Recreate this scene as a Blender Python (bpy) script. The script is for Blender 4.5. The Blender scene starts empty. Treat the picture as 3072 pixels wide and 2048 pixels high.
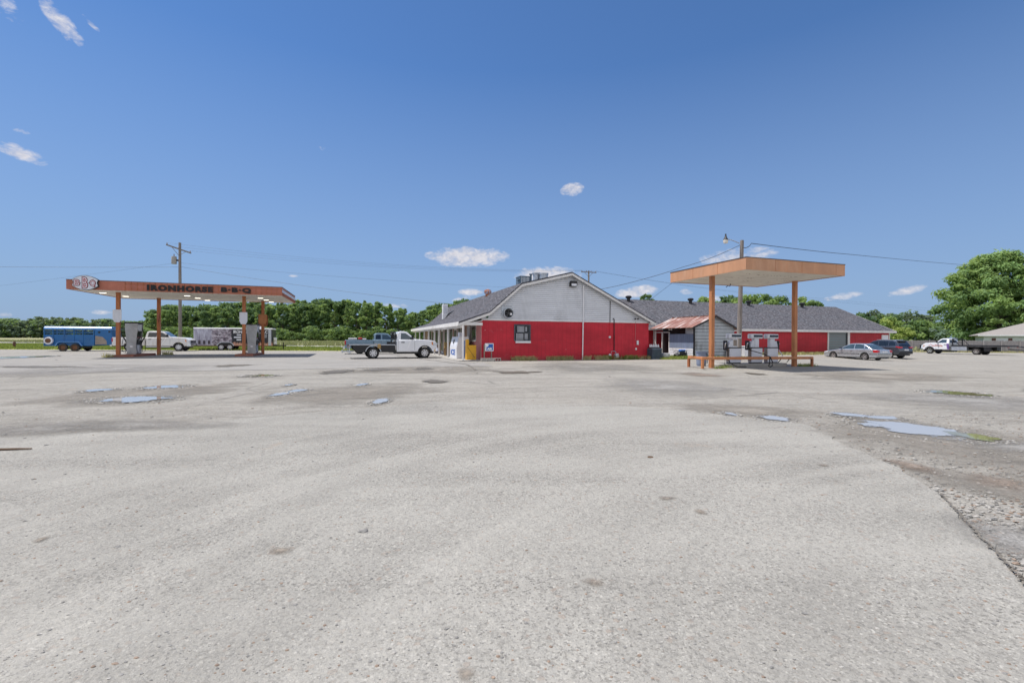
import bpy, bmesh, math, random
from mathutils import Vector, Matrix
from bpy import context as CX
R_ = math.radians
random.seed(7)
SC = CX.scene
COL = SC.collection

# ------------------------------------------------------------------ camera, sky, sun, exposure
F_PX, CAM_H, PITCH, ROLL = 1382.41, 1.4, R_(-0.318), R_(0.273)
_u = Vector((0, -math.sin(PITCH), math.cos(PITCH)))
_f = Vector((0, math.cos(PITCH), math.sin(PITCH)))
_x = Vector((1, 0, 0))
_r = _x*math.cos(ROLL) + _u*math.sin(ROLL)
_up = -_x*math.sin(ROLL) + _u*math.cos(ROLL)
CAM_P = Vector((0, 0, CAM_H))
cam_d = bpy.data.cameras.new('camera'); cam = bpy.data.objects.new('camera', cam_d); COL.objects.link(cam)
cam_d.sensor_width = 36; cam_d.lens = F_PX/3072*36; cam_d.clip_start = .05; cam_d.clip_end = 6000
m4 = Matrix((_r, _up, -_f)).transposed().to_4x4(); m4.translation = CAM_P
cam.matrix_world = m4
SC.camera = cam

def ray(px, py): return _f + _r*((px-1536)/F_PX) - _up*((py-1024)/F_PX)
def at(px, py, Y):                       # a point seen at a pixel, Y metres ahead
    d = ray(px, py); return CAM_P + d*(Y/d.y)
def gpt(px, py):                         # ground point under a pixel
    d = ray(px, py); return CAM_P - d*(CAM_H/d.z)

SUN_TO = Vector((-.41, .07, 1)).normalized()
sun_el = math.asin(SUN_TO.z)
sun_d = bpy.data.lights.new('sun', 'SUN'); sun = bpy.data.objects.new('sun', sun_d); COL.objects.link(sun)
sun_d.energy = 4.1; sun_d.angle = R_(.53); sun_d.color = (1, .95, .885)
sun.rotation_euler = SUN_TO.to_track_quat('Z', 'Y').to_euler()

world = bpy.data.worlds.new('World'); SC.world = world; world.use_nodes = True
SC.view_settings.view_transform = 'Standard'; SC.view_settings.look = 'None'
SC.cycles.transparent_max_bounces = 32
SC.view_settings.exposure = .40; SC.view_settings.gamma = 1

class NT:
    """small node-tree writer"""
    def __init__(s, tree): s.t = tree; s.n = tree.nodes; s.l = tree.links
    def put(s, sock, v):
        if isinstance(v, bpy.types.NodeSocket): s.l.new(v, sock)
        elif v is not None:
            if sock.type == 'RGBA' and hasattr(v, '__len__') and len(v) == 3: v = (*v, 1)
            sock.default_value = v
    def node(s, kind, ins=None, **attr):
        n = s.n.new(kind)
        for k, v in attr.items(): setattr(n, k, v)
        for k, v in (ins or {}).items(): s.put(n.inputs[k], v)
        return n
    def math(s, op, a, b=None, c=None, clamp=False):
        n = s.n.new('ShaderNodeMath'); n.operation = op; n.use_clamp = clamp
        for i, v in enumerate((a, b, c)):
            if v is not None: s.put(n.inputs[i], v)
        return n.outputs[0]
    def mix(s, fac, a, b, mode='MIX'):
        n = s.n.new('ShaderNodeMix'); n.data_type = 'RGBA'; n.blend_type = mode
        s.put(n.inputs[0], fac); s.put(n.inputs[6], a); s.put(n.inputs[7], b); return n.outputs[2]
    def ramp(s, fac, stops):
        n = s.n.new('ShaderNodeValToRGB'); s.put(n.inputs[0], fac)
        e = n.color_ramp.elements
        while len(e) < len(stops): e.new(.5)
        for k, (p, c) in zip(e, stops):
            k.position = p; k.color = (c, c, c, 1) if not hasattr(c, '__len__') else (*c[:3], 1)
        return n.outputs[0]
    def noise(s, vec, scale, detail=4, rough=.55, dist=0):
        n = s.node('ShaderNodeTexNoise', {'Scale': scale, 'Detail': detail, 'Roughness': rough, 'Distortion': dist})
        if vec is not None: s.l.new(vec, n.inputs['Vector'])
        return n.outputs[0]
    def mapr(s, v, a, b, c=0, d=1):
        n = s.node('ShaderNodeMapRange', {0: v, 1: a, 2: b, 3: c, 4: d}); n.clamp = True; return n.outputs[0]
    def vmul(s, vec, xyz):
        n = s.n.new('ShaderNodeVectorMath'); n.operation = 'MULTIPLY'; s.l.new(vec, n.inputs[0]); n.inputs[1].default_value = xyz; return n.outputs[0]

def make_world():
    T = NT(world.node_tree); T.n.clear()
    sky = T.node('ShaderNodeTexSky', sky_type='NISHITA', sun_disc=False, sun_elevation=sun_el,
                 sun_rotation=math.atan2(SUN_TO.x, SUN_TO.y), altitude=60, air_density=1.0, dust_density=0.0, ozone_density=2.2)
    tc = T.node('ShaderNodeTexCoord').outputs['Generated']
    sep = T.node('ShaderNodeSeparateXYZ', {0: tc})
    x, y, z = sep.outputs
    az = T.math('ARCTAN2', x, y)
    el = T.math('ARCSINE', z)
    nz = T.noise(T.vmul(tc, (1, 1, 2.2)), 26, 7, .62, .25)
    nz2 = T.noise(T.vmul(tc, (1, 1, 1.6)), 70, 6, .6, .6)
    # px, py, half width, half height, tilt, strength   (clouds of the photographed sky, kept as directions)
    clouds = [(22, 22, 60, 38, .3, .55), (186, 70, 75, 34, .75, .7), (272, 70, 34, 9, .6, .6), (58, 391, 40, 9, .1, .55), (70, 462, 88, 24, .18, .75),
              (964, 445, 26, 9, 0, .35), (1716, 569, 36, 19, -.1, .95), (1402, 770, 120, 30, -.02, 1.15), (1640, 826, 105, 26, 0, 1.05), (2208, 770, 120, 26, -.04, .8),
              (1910, 875, 66, 18, -.12, 1.05), (1412, 877, 40, 12, 0, 1.0), (1385, 897, 30, 8, -.2, .8), (2535, 888, 66, 12, -.12, .9), (2722, 872, 64, 14, -.2, .95),
              (2060, 875, 24, 10, 0, .8), (1182, 918, 46, 9, 0, .8), (302, 936, 42, 8, 0, .7), (12, 944, 30, 8, 0, .8), (2150, 900, 60, 14, 0, .7), (2700, 956, 50, 9, 0, .7), (880, 828, 24, 5, 0, .4)]
    mask = None
    for (px, py, hw, hh, tilt, st) in clouds:
        d = ray(px, py).normalized(); a0 = math.atan2(d.x, d.y); e0 = math.asin(d.z)
        k = math.cos(math.atan((px-1536)/F_PX))
        wa, we = hw/F_PX*k*k, hh/F_PX*k
        da = T.math('SUBTRACT', az, a0); de = T.math('SUBTRACT', el, e0)
        de = T.math('ADD', de, T.math('MULTIPLY', da, tilt))
        q = T.math('ADD', T.math('POWER', T.math('DIVIDE', T.math('ABSOLUTE', da), wa), 2.0), T.math('POWER', T.math('DIVIDE', T.math('ABSOLUTE', de), we), 2.0))
        v = T.math('MULTIPLY', T.mapr(q, 1.5, 0, 0, 1), st)
        mask = v if mask is None else T.math('MAXIMUM', mask, v)
    n = T.math('ADD', T.math('MULTIPLY', nz, .62), T.math('MULTIPLY', nz2, .38))
    cm = T.math('MULTIPLY_ADD', T.math('SUBTRACT', n, .5), 3.2, mask)
    cm = T.mapr(T.math('MULTIPLY', cm, T.mapr(mask, 0, .35, 0, 1)), .28, 1.05, 0, .9)
    cloud = T.mix(T.mapr(nz2, .3, .7), (6.2, 6.1, 6.6), (8.0, 7.8, 8.1))
    low = T.mix(T.mapr(z, -.02, .50, .97, .0), T.mix(1.0, sky.outputs[0], (.70, .97, 1.26), 'MULTIPLY'), (2.65, 3.7, 5.8))
    col = T.mix(cm, low, cloud)
    # unseen cloud banks added behind the camera to brighten the shaded walls
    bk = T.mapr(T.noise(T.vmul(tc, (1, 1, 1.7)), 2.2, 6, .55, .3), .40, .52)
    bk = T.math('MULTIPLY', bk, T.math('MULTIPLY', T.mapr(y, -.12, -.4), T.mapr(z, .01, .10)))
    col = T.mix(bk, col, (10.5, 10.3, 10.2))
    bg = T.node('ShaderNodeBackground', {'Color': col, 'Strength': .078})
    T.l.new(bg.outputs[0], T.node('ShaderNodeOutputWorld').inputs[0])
make_world()
world.cycles.sampling_method = 'MANUAL'; world.cycles.sample_map_resolution = 512

# ------------------------------------------------------------------ materials
MATS = {}
def new_mat(name):
    m = bpy.data.materials.new(name); m.use_nodes = True; t = NT(m.node_tree); t.n.clear()
    p = t.node('ShaderNodeBsdfPrincipled'); o = t.node('ShaderNodeOutputMaterial'); t.l.new(p.outputs[0], o.inputs[0])
    t.p = p; t.o = o; MATS[name] = m
    t.oc = t.node('ShaderNodeTexCoord').outputs['Object']
    return m, t
def setp(t, **k):
    names = dict(color='Base Color', rough='Roughness', metal='Metallic', spec='Specular IOR Level', coat='Coat Weight', alpha='Alpha', normal='Normal', emit='Emission Color', emits='Emission Strength', trans='Transmission Weight')
    for a, v in k.items(): t.put(t.p.inputs[names[a]], v)
def bump(t, h, strength=.3, dist=.02):
    b = t.node('ShaderNodeBump', {'Strength': strength, 'Distance': dist, 'Height': h}); t.l.new(b.outputs[0], t.p.inputs['Normal'])
def mk(name, c, rough=.6, metal=0, var=.12, scale=2.5, coat=0, spec=.4, grime=None, bmp=0, bscale=60, stretch=(1, 1, 1)):
    """plain surface with uneven tone, optional dirt of its own colour"""
    m, t = new_mat(name)
    v = t.vmul(t.oc, stretch)
    n = t.noise(v, scale, 5, .6)
    lo = tuple(x*(1-var) for x in c); hi = tuple(min(1, x*(1+var)) for x in c)
    col = t.mix(t.mapr(n, .3, .7), lo, hi)
    if grime:
        gcol, amt, gs = grime
        g = t.noise(t.vmul(t.oc, (gs, gs, gs*.35)), 1, 6, .65, .3)
        col = t.mix(t.mapr(g, .52, .75, 0, amt), col, gcol)
    setp(t, color=col, rough=t.mapr(n, .3, .7, max(.02, rough-.08), min(1, rough+.08)), metal=metal, coat=coat, spec=spec)
    if bmp: bump(t, t.noise(t.oc, bscale, 3), bmp)
    return m

mk('red_paint', (.40, .028, .052), .62, var=.14, scale=1.2, grime=((.52, .10, .13), .35, .8), bmp=.12, bscale=25)
mk('pink_paint', (.52, .22, .22), .65, var=.12, scale=3)
mk('white_trim', (.72, .70, .68), .6, var=.08, scale=3, grime=((.45, .40, .34), .4, 1.5))
mk('white_siding', (.72, .735, .77), .5, var=.10, scale=1.0, grime=((.36, .36, .36), .5, .6), stretch=(.5, 1, 2.5))
mk('siding_lap_shade', (.30, .31, .34), .8, var=.3, scale=3)
mk('bright_white', (.80, .80, .82), .4, var=.04)
mk('dirty_white', (.72, .73, .77), .42, var=.08, scale=5, grime=((.34, .28, .22), .5, 3))
mk('off_white_soffit', (.74, .70, .62), .75, var=.08, scale=1.5, grime=((.42, .34, .26), .55, 1.2))
mk('left_soffit', (.78, .74, .66), .7, var=.05, scale=1.5, grime=((.5, .43, .34), .3, .8))
mk('orange_fascia', (.55, .285, .16), .62, var=.14, scale=1.4, grime=((.66, .42, .28), .45, 1.6), stretch=(1, 1, .25))
mk('brick_orange_fascia', (.43, .150, .095), .5, var=.14, scale=1.5, grime=((.56, .24, .16), .4, 1.5))
mk('orange_post', (.50, .205, .085), .55, var=.2, scale=3, grime=((.20, .09, .045), .75, 2.2), stretch=(1, 1, .35))
mk('red_orange_post', (.44, .155, .06), .55, var=.16, scale=3, grime=((.16, .06, .035), .8, 2.2), stretch=(1, 1, .35))
mk('rust_orange', (.42, .15, .06), .7, var=.3, scale=4, grime=((.12, .07, .05), .7, 3))
mk('yellow_paint', (.68, .36, .02), .5, var=.1, scale=6, grime=((.3, .17, .04), .4, 4))
mk('black_paint', (.018, .018, .020), .4, var=.2)
mk('black_plastic', (.022, .022, .025), .55, var=.2, scale=6)
mk('rubber', (.022, .021, .021), .85, var=.3, scale=9, grime=((.11, .09, .07), .35, 5))
mk('dusty_rubber', (.06, .052, .045), .9, var=.3, scale=9)
mk('steel', (.52, .53, .55), .32, metal=.9, var=.1, scale=5)
mk('galvanised', (.50, .53, .57), .45, metal=.75, var=.16, scale=7)
mk('pump_grey', (.42, .425, .43), .4, metal=.45, var=.18, scale=3)
mk('alloy', (.60, .60, .62), .28, metal=.9, var=.06)
mk('chrome', (.78, .79, .80), .12, metal=1, var=.03)
mk('dark_metal', (.07, .07, .075), .5, metal=.4, var=.2)
mk('blue_grey_metal', (.12, .17, .22), .45, metal=.3, var=.2, grime=((.22, .2, .18), .4, 2))
mk('glass_dark', (.012, .016, .020), .06, var=.2, spec=.8)
mk('glass_blue', (.045, .07, .085), .05, var=.2, spec=1.0)
mk('window_dark', (.02, .022, .022), .12, var=.4, scale=1.2, spec=.6)
mk('white_car_paint', (.76, .77, .80), .25, coat=.8, var=.03, scale=2)
mk('dusty_white_car_paint', (.72, .71, .70), .3, coat=.6, var=.04, scale=2, grime=((.42, .32, .21), .6, 1.1))
mk('silver_car_paint', (.45, .47, .50), .28, metal=.55, coat=.8, var=.03)
mk('graphite_car_paint', (.055, .065, .085), .24, metal=.3, coat=.9, var=.06)
mk('slate_blue_car_paint', (.17, .255, .33), .3, metal=.15, coat=.8, var=.05)
mk('trailer_blue', (.014, .125, .34), .32, coat=.4, var=.10, scale=1.4, grime=((.05, .10, .20), .5, 1.4))
mk('trailer_light_blue', (.10, .27, .58), .35, coat=.3, var=.08)
mk('bare_panel', (.30, .25, .21), .5, metal=.3, var=.25, scale=4)
mk('red_lens', (.45, .015, .02), .2, var=.1, coat=.6)
mk('amber_lens', (.7, .22, .03), .2, var=.1, coat=.6)
mk('clear_lens', (.62, .66, .70), .12, var=.1, coat=.8)
mk('rusty_rim', (.17, .085, .045), .8, var=.35, scale=8)
mk('pole_wood', (.24, .21, .19), .85, var=.25, scale=3, stretch=(6, 6, .5))
mk('grey_boards', (.42, .45, .48), .6, var=.16, scale=1.3, grime=((.12, .10, .09), .85, 1.6), stretch=(1, 1, .4))
mk('blue_board', (.20, .24, .33), .6, var=.2, scale=2, stretch=(5, 5, .5))
mk('concrete', (.36, .345, .32), .85, var=.18, scale=5, bmp=.3, bscale=90, grime=((.16, .14, .12), .5, 3))
mk('brick_red_concrete', (.30, .125, .085), .85, var=.25, scale=5, grime=((.18, .14, .12), .6, 3))
mk('bark', (.10, .08, .062), .95, var=.3, scale=6, stretch=(3, 3, .6))
mk('green_shutter', (.20, .235, .235), .5, var=.05)
mk('wood_crate', (.38, .25, .10), .8, var=.2, scale=5)
mk('fence_wood', (.35, .33, .32), .85, var=.22, scale=1.6, stretch=(5, 5, .4), grime=((.14, .12, .11), .5, 2))
mk('house_siding', (.62, .66, .66), .6, var=.06)
mk('house_roof', (.27, .25, .235), .85, var=.12, scale=5)
mk('brown_trim', (.13, .06, .05), .6, var=.1)
mk('sign_white', (.68, .70, .76), .5, var=.06, scale=2, grime=((.5, .5, .5), .4, 2))
mk('sign_blue', (.02, .12, .46), .4, var=.05)
mk('sign_black', (.010, .009, .011), .35, var=.1)
mk('sign_red', (.46, .05, .05), .45, var=.08)
mk('green_dark', (.03, .09, .05), .5, var=.1)
mk('purple_paint', (.17, .10, .30), .4, coat=.5, var=.1)
mk('stone_grey', (.22, .215, .205), .9, var=.35, scale=12, bmp=.5, bscale=40)
mk('stone_brown', (.27, .205, .16), .9, var=.3, scale=12)
mk('old_wood', (.13, .085, .055), .9, var=.3, scale=8, stretch=(1, 6, 6))
mk('wire_black', (.02, .02, .022), .6, var=.1)
mk('insulator', (.28, .20, .17), .3, var=.1)
mk('lamp_panel', (.9, .9, .86), .5, var=.02)
_m, _t = new_mat('canopy_lamp'); setp(_t, color=(.9, .9, .85), emit=(1, .93, .78), emits=2.2)

def shingles(name, axis, c1, c2, slope):
    m, t = new_mat(name)
    s = t.node('ShaderNodeSeparateXYZ', {0: t.oc}).outputs
    cv = t.node('ShaderNodeCombineXYZ', {0: s[axis], 1: t.math('MULTIPLY', s[2], slope)}).outputs[0]
    b = t.node('ShaderNodeTexBrick', {'Vector': cv, 'Color1': (*c1, 1), 'Color2': (*c2, 1), 'Mortar': (.012, .012, .014, 1), 'Scale': 1, 'Mortar Size': .010, 'Mortar Smooth': .3, 'Brick Width': .34, 'Row Height': .15, 'Bias': .0}, offset=.5)
    n = t.noise(cv, .8, 5, .6); n2 = t.noise(t.vmul(cv, (1, 2.2, 1)), 3.4, 4, .75)
    col = t.mix(t.mapr(n, .35, .7, 0, .55), b.outputs[0], (.115, .10, .105))
    col = t.mix(t.mapr(n2, .52, .68, 0, .9), col, (.26, .265, .29)); col = t.mix(t.mapr(n2, .48, .34, 0, .85), col, (.018, .018, .024))
    setp(t, color=col, rough=.9, spec=.2)
    bump(t, t.math('ADD', b.outputs[1], t.noise(cv, 60, 2)), .4, .02)
    return m
shingles('shingle_store', 1, (.060, .062, .075), (.105, .108, .125), 1.35)
shingles('shingle_warehouse', 0, (.060, .063, .075), (.125, .128, .145), 2.3)

def grooved(name, base, axis, period, dark, width=.10, extra=None):
    """painted wall with vertical grooves"""
    m, t = new_mat(name)
    s = t.node('ShaderNodeSeparateXYZ', {0: t.oc}).outputs
    fr = t.math('FRACT', t.math('DIVIDE', s[axis], period))
    g = t.mapr(t.math('ABSOLUTE', t.math('SUBTRACT', fr, .5)), 0, width, 1, 0)
    big = t.noise(t.vmul(t.oc, (.35, .35, .8)), 1.0, 6, .65)
    st = t.noise(t.vmul(t.oc, (7, 7, .45)), 1, 5, .6)
    col = t.mix(t.mapr(big, .3, .72), tuple(x*.72 for x in base), tuple(min(1, x*1.22) for x in base))
    low = t.math('ADD', t.mapr(s[2], .55, .0), t.math('MULTIPLY', t.math('SUBTRACT', t.noise(t.vmul(t.oc, (2.2, 2.2, .8)), 1.3, 6, .7), .5), 1.3))
    col = t.mix(t.mapr(low, .45, 1.15, 0, .6), col, (.27, .12, .10))
    col = t.mix(t.mapr(st, .45, .8, 0, .35), col, tuple(x*.72 for x in base))
    col = t.mix(t.mapr(t.noise(t.vmul(t.oc, (1.2, 1.2, .9)), 1.6, 7, .7, .6), .60, .76, 0, .5), col, (.55, .13, .16))
    if extra:   # pale splashes of chipped paint
        col = t.mix(t.mapr(t.noise(t.oc, 6.5, 2, .4), .745, .78, 0, .75), col, extra)
    col = t.mix(t.math('MULTIPLY', g, dark), col, tuple(x*.5 for x in base))
    setp(t, color=col, rough=.6, spec=.35)
    bump(t, t.math('ADD', t.math('MULTIPLY', g, -1), t.math('MULTIPLY', t.noise(t.oc, 14, 4), .35)), .35, .012)
    return m
grooved('red_wall', (.56, .026, .045), 0, .305, .45, .07, (.62, .30, .32))
grooved('red_warehouse_wall', (.44, .022, .034), 0, .40, .6, .08)

def brick_mat():
    m, t = new_mat('tan_brick')
    s = t.node('ShaderNodeSeparateXYZ', {0: t.oc}).outputs
    cv = t.node('ShaderNodeCombineXYZ', {0: s[1], 1: s[2]}).outputs[0]
    b = t.node('ShaderNodeTexBrick', {'Vector': cv, 'Color1': (.27, .13, .085, 1), 'Color2': (.36, .21, .14, 1), 'Mortar': (.34, .30, .26, 1), 'Scale': 1, 'Mortar Size': .008, 'Brick Width': .2, 'Row Height': .075})
    setp(t, color=t.mix(t.mapr(t.noise(t.oc, 2, 4), .3, .7, 0, .5), b.outputs[0], (.30, .17, .13)), rough=.85); bump(t, b.outputs[1], .3, .01)
brick_mat()

def rust_roof():
    m, t = new_mat('rusty_tin')
    s = t.node('ShaderNodeSeparateXYZ', {0: t.oc}).outputs
    st = t.noise(t.vmul(t.oc, (.7, 5.0, .7)), 1, 4, .6)
    n = t.noise(t.oc, 3, 6, .65)
    col = t.mix(t.mapr(n, .35, .65), (.20, .075, .05), (.33, .165, .125))
    col = t.mix(t.mapr(st, .54, .62), col, (.62, .55, .52))
    w = t.math('SINE', t.math('MULTIPLY', s[1], 2*math.pi/.16))
    setp(t, color=col, rough=.6, metal=.2); bump(t, w, .6, .03)
rust_roof()

def trailer_art():
    m, t = new_mat('trailer_wrap')
    s = t.node('ShaderNodeSeparateXYZ', {0: t.oc}).outputs
    cv = t.vmul(t.oc, (1.3, 1, 2.2))
    n = t.noise(cv, 1.6, 7, .7, 1.2); n2 = t.noise(t.vmul(t.oc, (4, 1, .9)), 1.4, 6, .7, .5)
    pale = t.mix(t.mapr(n2, .35, .65), (.25, .23, .30), (.60, .60, .68))
    mid = t.mix(t.mapr(n, .42, .58), (.06, .04, .06), (.52, .47, .52))
    mid = t.mix(t.mapr(t.noise(cv, 2.3, 4, .6, .8), .58, .68, 0, .8), mid, (.20, .06, .12))
    dark = t.mix(t.mapr(n, .6, .75), (.012, .012, .016), (.16, .15, .18))
    # fire along the lower edge of the right half
    fl = t.math('SUBTRACT', t.math('ADD', .72, t.math('MULTIPLY', t.noise(t.vmul(t.oc, (3, 1, 1.2)), 1.5, 5, .7, .8), .9)), s[2])
    dark = t.mix(t.mapr(fl, .28, .5), dark, t.mix(t.mapr(n2, .3, .7), (.55, .12, .02), (.7, .5, .4)))
    # white freckled row near the lower left
    teeth = t.mapr(t.math('SINE', t.math('MULTIPLY', s[0], 14)), -.2, .3)
    band = t.math('MULTIPLY', t.mapr(s[2], .62, .72), t.mapr(s[2], 1.16, 1.02))
    pale = t.mix(t.math('MULTIPLY', band, t.math('SUBTRACT', 1, teeth)), pale, (.05, .035, .05))
    pale = t.mix(t.mapr(s[2], .64, .5, 0, .8), pale, (.25, .13, .20))
    jx = t.math('ADD', s[0], t.math('MULTIPLY', t.noise(t.oc, 2.5, 4), .5))
    col = t.mix(t.mapr(jx, -1.9, -1.8), pale, mid)
    col = t.mix(t.mapr(jx, -.02, .06), col, dark)
    setp(t, color=col, rough=.35, coat=.3)
trailer_art()

# ground family -------------------------------------------------------------
def ground_mat(name, base, warm, stone=0.0, streak=0.0, fade=False, thr=(.40, .60), nsc=1.3, rough=.92, fine=1.0, cracks=0):
    m, t = new_mat(name)
    v = t.oc
    big = t.noise(v, .11, 5, .6, .4); med = t.noise(v, .7, 6, .62); sm = t.noise(v, 7, 4, .6)
    vo = t.node('ShaderNodeTexVoronoi', {'Vector': v, 'Scale': 95}); grit = vo.outputs['Color']
    vo2 = t.node('ShaderNodeTexVoronoi', {'Vector': v, 'Scale': 38})
    gl = t.node('ShaderNodeSeparateColor', {0: grit}).outputs[0]
    gl2 = t.node('ShaderNodeSeparateColor', {0: vo2.outputs['Color']}).outputs[0]
    dk = tuple(x*.80 for x in base); lt = tuple(x*1.16 for x in base)
    col = t.mix(t.mapr(med, .3, .7), dk, lt)
    col = t.mix(t.mapr(big, .42, .68, 0, .75), col, warm)
    k = .30*fine
    col = t.mix(t.mapr(gl, 0, .16, k*2.0, 0), col, tuple(x*.42 for x in base))
    col = t.mix(t.mapr(gl, .84, 1, 0, k*1.6), col, tuple(min(1, x*1.55) for x in base))
    col = t.mix(t.mapr(gl2, .955, .985, 0, .3*fine), col, (.26, .18, .13))
    col = t.mix(t.mapr(gl2, .0, .035, .30*fine, 0), col, tuple(x*.45 for x in base))
    g3 = t.noise(v, 42, 3, .7); g4 = t.noise(v, 15, 4, .7)
    col = t.mix(t.mapr(g3, .54, .66, 0, .55*fine), col, tuple(x*.48 for x in base))
    col = t.mix(t.mapr(g4, .55, .70, 0, .36*fine), col, tuple(x*.55 for x in base))
    col = t.mix(t.mapr(g4, .44, .26, 0, .22*fine), col, tuple(min(1, x*1.4) for x in base))
    if streak:
        s1 = t.noise(t.vmul(v, (.16, .9, 1)), 1.0, 2, .55, .5)
        s2 = t.noise(t.vmul(v, (.5, .12, 1)), 1.0, 2, .55, .6)
        col = t.mix(t.mapr(s1, .38, .66, 0, streak), col, tuple(min(1, x*1.28) for x in base))
        col = t.mix(t.mapr(s2, .52, .72, 0, streak*.9), col, tuple(x*.80 for x in base))
        sp_ = t.node('ShaderNodeSeparateXYZ', {0: v}).outputs
        dx_, dy_ = t.math('SUBTRACT', sp_[0], 5.6), t.math('ADD', sp_[1], .8)
        rad = t.math('SQRT', t.math('ADD', t.math('MULTIPLY', dx_, dx_), t.math('MULTIPLY', dy_, dy_))); an = t.math('ARCTAN2', dy_, dx_)
        s3 = t.noise(t.node('ShaderNodeCombineXYZ', {0: t.math('MULTIPLY', rad, 2.1), 1: t.math('MULTIPLY', an, .9), 2: 0}).outputs[0], 1.0, 4, .6, .25)
        col = t.mix(t.mapr(s3, .50, .68, 0, streak*.75), col, tuple(min(1, x*1.30) for x in base))
        col = t.mix(t.mapr(s3, .48, .34, 0, streak*.55), col, tuple(x*.80 for x in base))
        col = t.mix(t.mapr(t.noise(v, .55, 6, .7, .5), .64, .74, 0, .55), col, (.40, .30, .22))
    if stone:
        g5 = t.noise(v, 5.5, 3, .75); g6 = t.noise(t.vmul(v, (.6, 2.2, 1)), 1.6, 4, .75)
        col = t.mix(t.mapr(g5, .54, .70, 0, .5), col, tuple(x*.55 for x in base)); col = t.mix(t.mapr(g5, .45, .30, 0, .35), col, tuple(min(1, x*1.35) for x in base))
        col = t.mix(t.mapr(g6, .52, .66, 0, .65), col, tuple(x*.66 for x in base))
        vs = t.node('ShaderNodeTexVoronoi', {'Vector': v, 'Scale': 17, 'Randomness': 1})
        e = t.mapr(vs.outputs['Distance'], .0, .65, 1, 0)
        sc = t.node('ShaderNodeSeparateColor', {0: vs.outputs['Color']}).outputs[1]
        pm = t.math('MULTIPLY', t.mapr(t.noise(v, .45, 5, .65), .42, .62), t.mapr(sc, .35, .5))
        col = t.mix(t.math('MULTIPLY', t.math('MULTIPLY', pm, t.mapr(e, .35, .6)), stone), col, t.mix(sc, (.27, .26, .24), (.54, .53, .51)))
    if cracks:
        ve = t.node('ShaderNodeTexVoronoi', {'Vector': t.vmul(v, (1, 1, 1)), 'Scale': cracks}, feature='DISTANCE_TO_EDGE')
        cm = t.math('MULTIPLY', t.mapr(ve.outputs['Distance'], .0, .012, 1, 0), t.mapr(t.noise(v, .25, 4), .5, .6))
        col = t.mix(t.math('MULTIPLY', cm, .7), col, tuple(x*.35 for x in base))
    setp(t, color=col, rough=rough, spec=.25)
    h = t.math('ADD', t.math('MULTIPLY', gl, .35), t.math('ADD', t.math('MULTIPLY', gl2, .45), t.math('MULTIPLY', t.noise(v, 30, 4, .65), 1.0)))
    h = t.math('ADD', h, t.math('MULTIPLY', sm, .9))
    bump(t, h, min(1, .75*fine), .016)
    if fade:
        a = t.node('ShaderNodeAttribute', attribute_name='fade').outputs['Fac']
        nn = t.noise(v, nsc, 6, .65, .3)
        al = t.mapr(t.math('ADD', a, t.math('MULTIPLY', t.math('SUBTRACT', nn, .5), 1.1)), thr[0], thr[1])
        t.put(t.p.inputs['Alpha'], al)
    return m
ground_mat('asphalt_mat', (0.332, 0.319, 0.289), (0.340, 0.322, 0.289), streak=.5, fine=1.6)
ground_mat('gravel_mat', (0.320, 0.303, 0.271), (0.324, 0.297, 0.255), stone=.55, streak=.5, fine=1.9, cracks=.22)
ground_mat('mud_mat', (0.297, 0.273, 0.239), (0.301, 0.273, 0.234), stone=.3, fade=True, fine=1.2, thr=(.30, .95), nsc=.8)
ground_mat('red_mud_mat', (0.292, 0.237, 0.194), (0.292, 0.237, 0.194), stone=.4, fade=True, fine=1.6, thr=(.35, 1.0))
ground_mat('scrape_mat', (0.318, 0.275, 0.228), (0.318, 0.275, 0.228), fade=True, thr=(.42, 1.05), fine=1.6)
ground_mat('damp_mat', (.13, .112, .085), (.14, .12, .09), fade=True, fine=.7, rough=.5, thr=(.42, .62), nsc=2.2)
ground_mat('pale_gravel_mat', (0.357, 0.344, 0.323), (0.361, 0.344, 0.318), stone=.8, fade=True, fine=1.6, thr=(.25, 1.0), nsc=.7)
ground_mat('dark_gravel_mat', (0.292, 0.280, 0.258), (0.297, 0.275, 0.249), stone=.7, fade=True, fine=1.8, thr=(.25, 1.0), nsc=.7)
ground_mat('pale_dust_mat', (.445, .432, .405), (.445, .43, .40), fade=True, fine=1.3, thr=(.30, 1.25), nsc=.6)
ground_mat('slab_mat', (0.275, 0.265, 0.249), (0.280, 0.266, 0.242), streak=.2, fine=.6, cracks=.15)
ground_mat('highway_mat', (0.344, 0.335, 0.323), (0.344, 0.331, 0.318), fine=.5)
def puddle_mat(name, c):
    m, t = new_mat(name)
    a = t.node('ShaderNodeAttribute', attribute_name='fade').outputs['Fac']
    nn = t.noise(t.oc, 2.6, 6, .65, .3)
    al = t.mapr(t.math('ADD', a, t.math('MULTIPLY', t.math('SUBTRACT', nn, .5), 1.25)), .46, .50)
    setp(t, color=c, rough=.03, spec=.55, alpha=al)
    bump(t, t.noise(t.oc, 5, 3), .015, .01)
puddle_mat('puddle_water', (.36, .35, .335)); puddle_mat('murky_water', (.22, .20, .11))
def grass_ground(name, a, b, sc):
    m, t = new_mat(name)
    n = t.noise(t.oc, sc, 7, .7); n2 = t.noise(t.oc, sc*14, 3)
    col = t.mix(t.mapr(n, .33, .67), a, b); col = t.mix(t.mapr(n2, .35, .7, 0, .5), col, tuple(x*.55 for x in a))
    setp(t, color=col, rough=.95, spec=.15); bump(t, n2, .7, .08)
grass_ground('verge_mat', (.26, .27, .055), (.38, .35, .085), .12)
grass_ground('field_mat', (.36, .34, .20), (.28, .29, .14), .05)
grass_ground('land_mat', (.13, .16, .05), (.17, .17, .07), .03)

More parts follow.
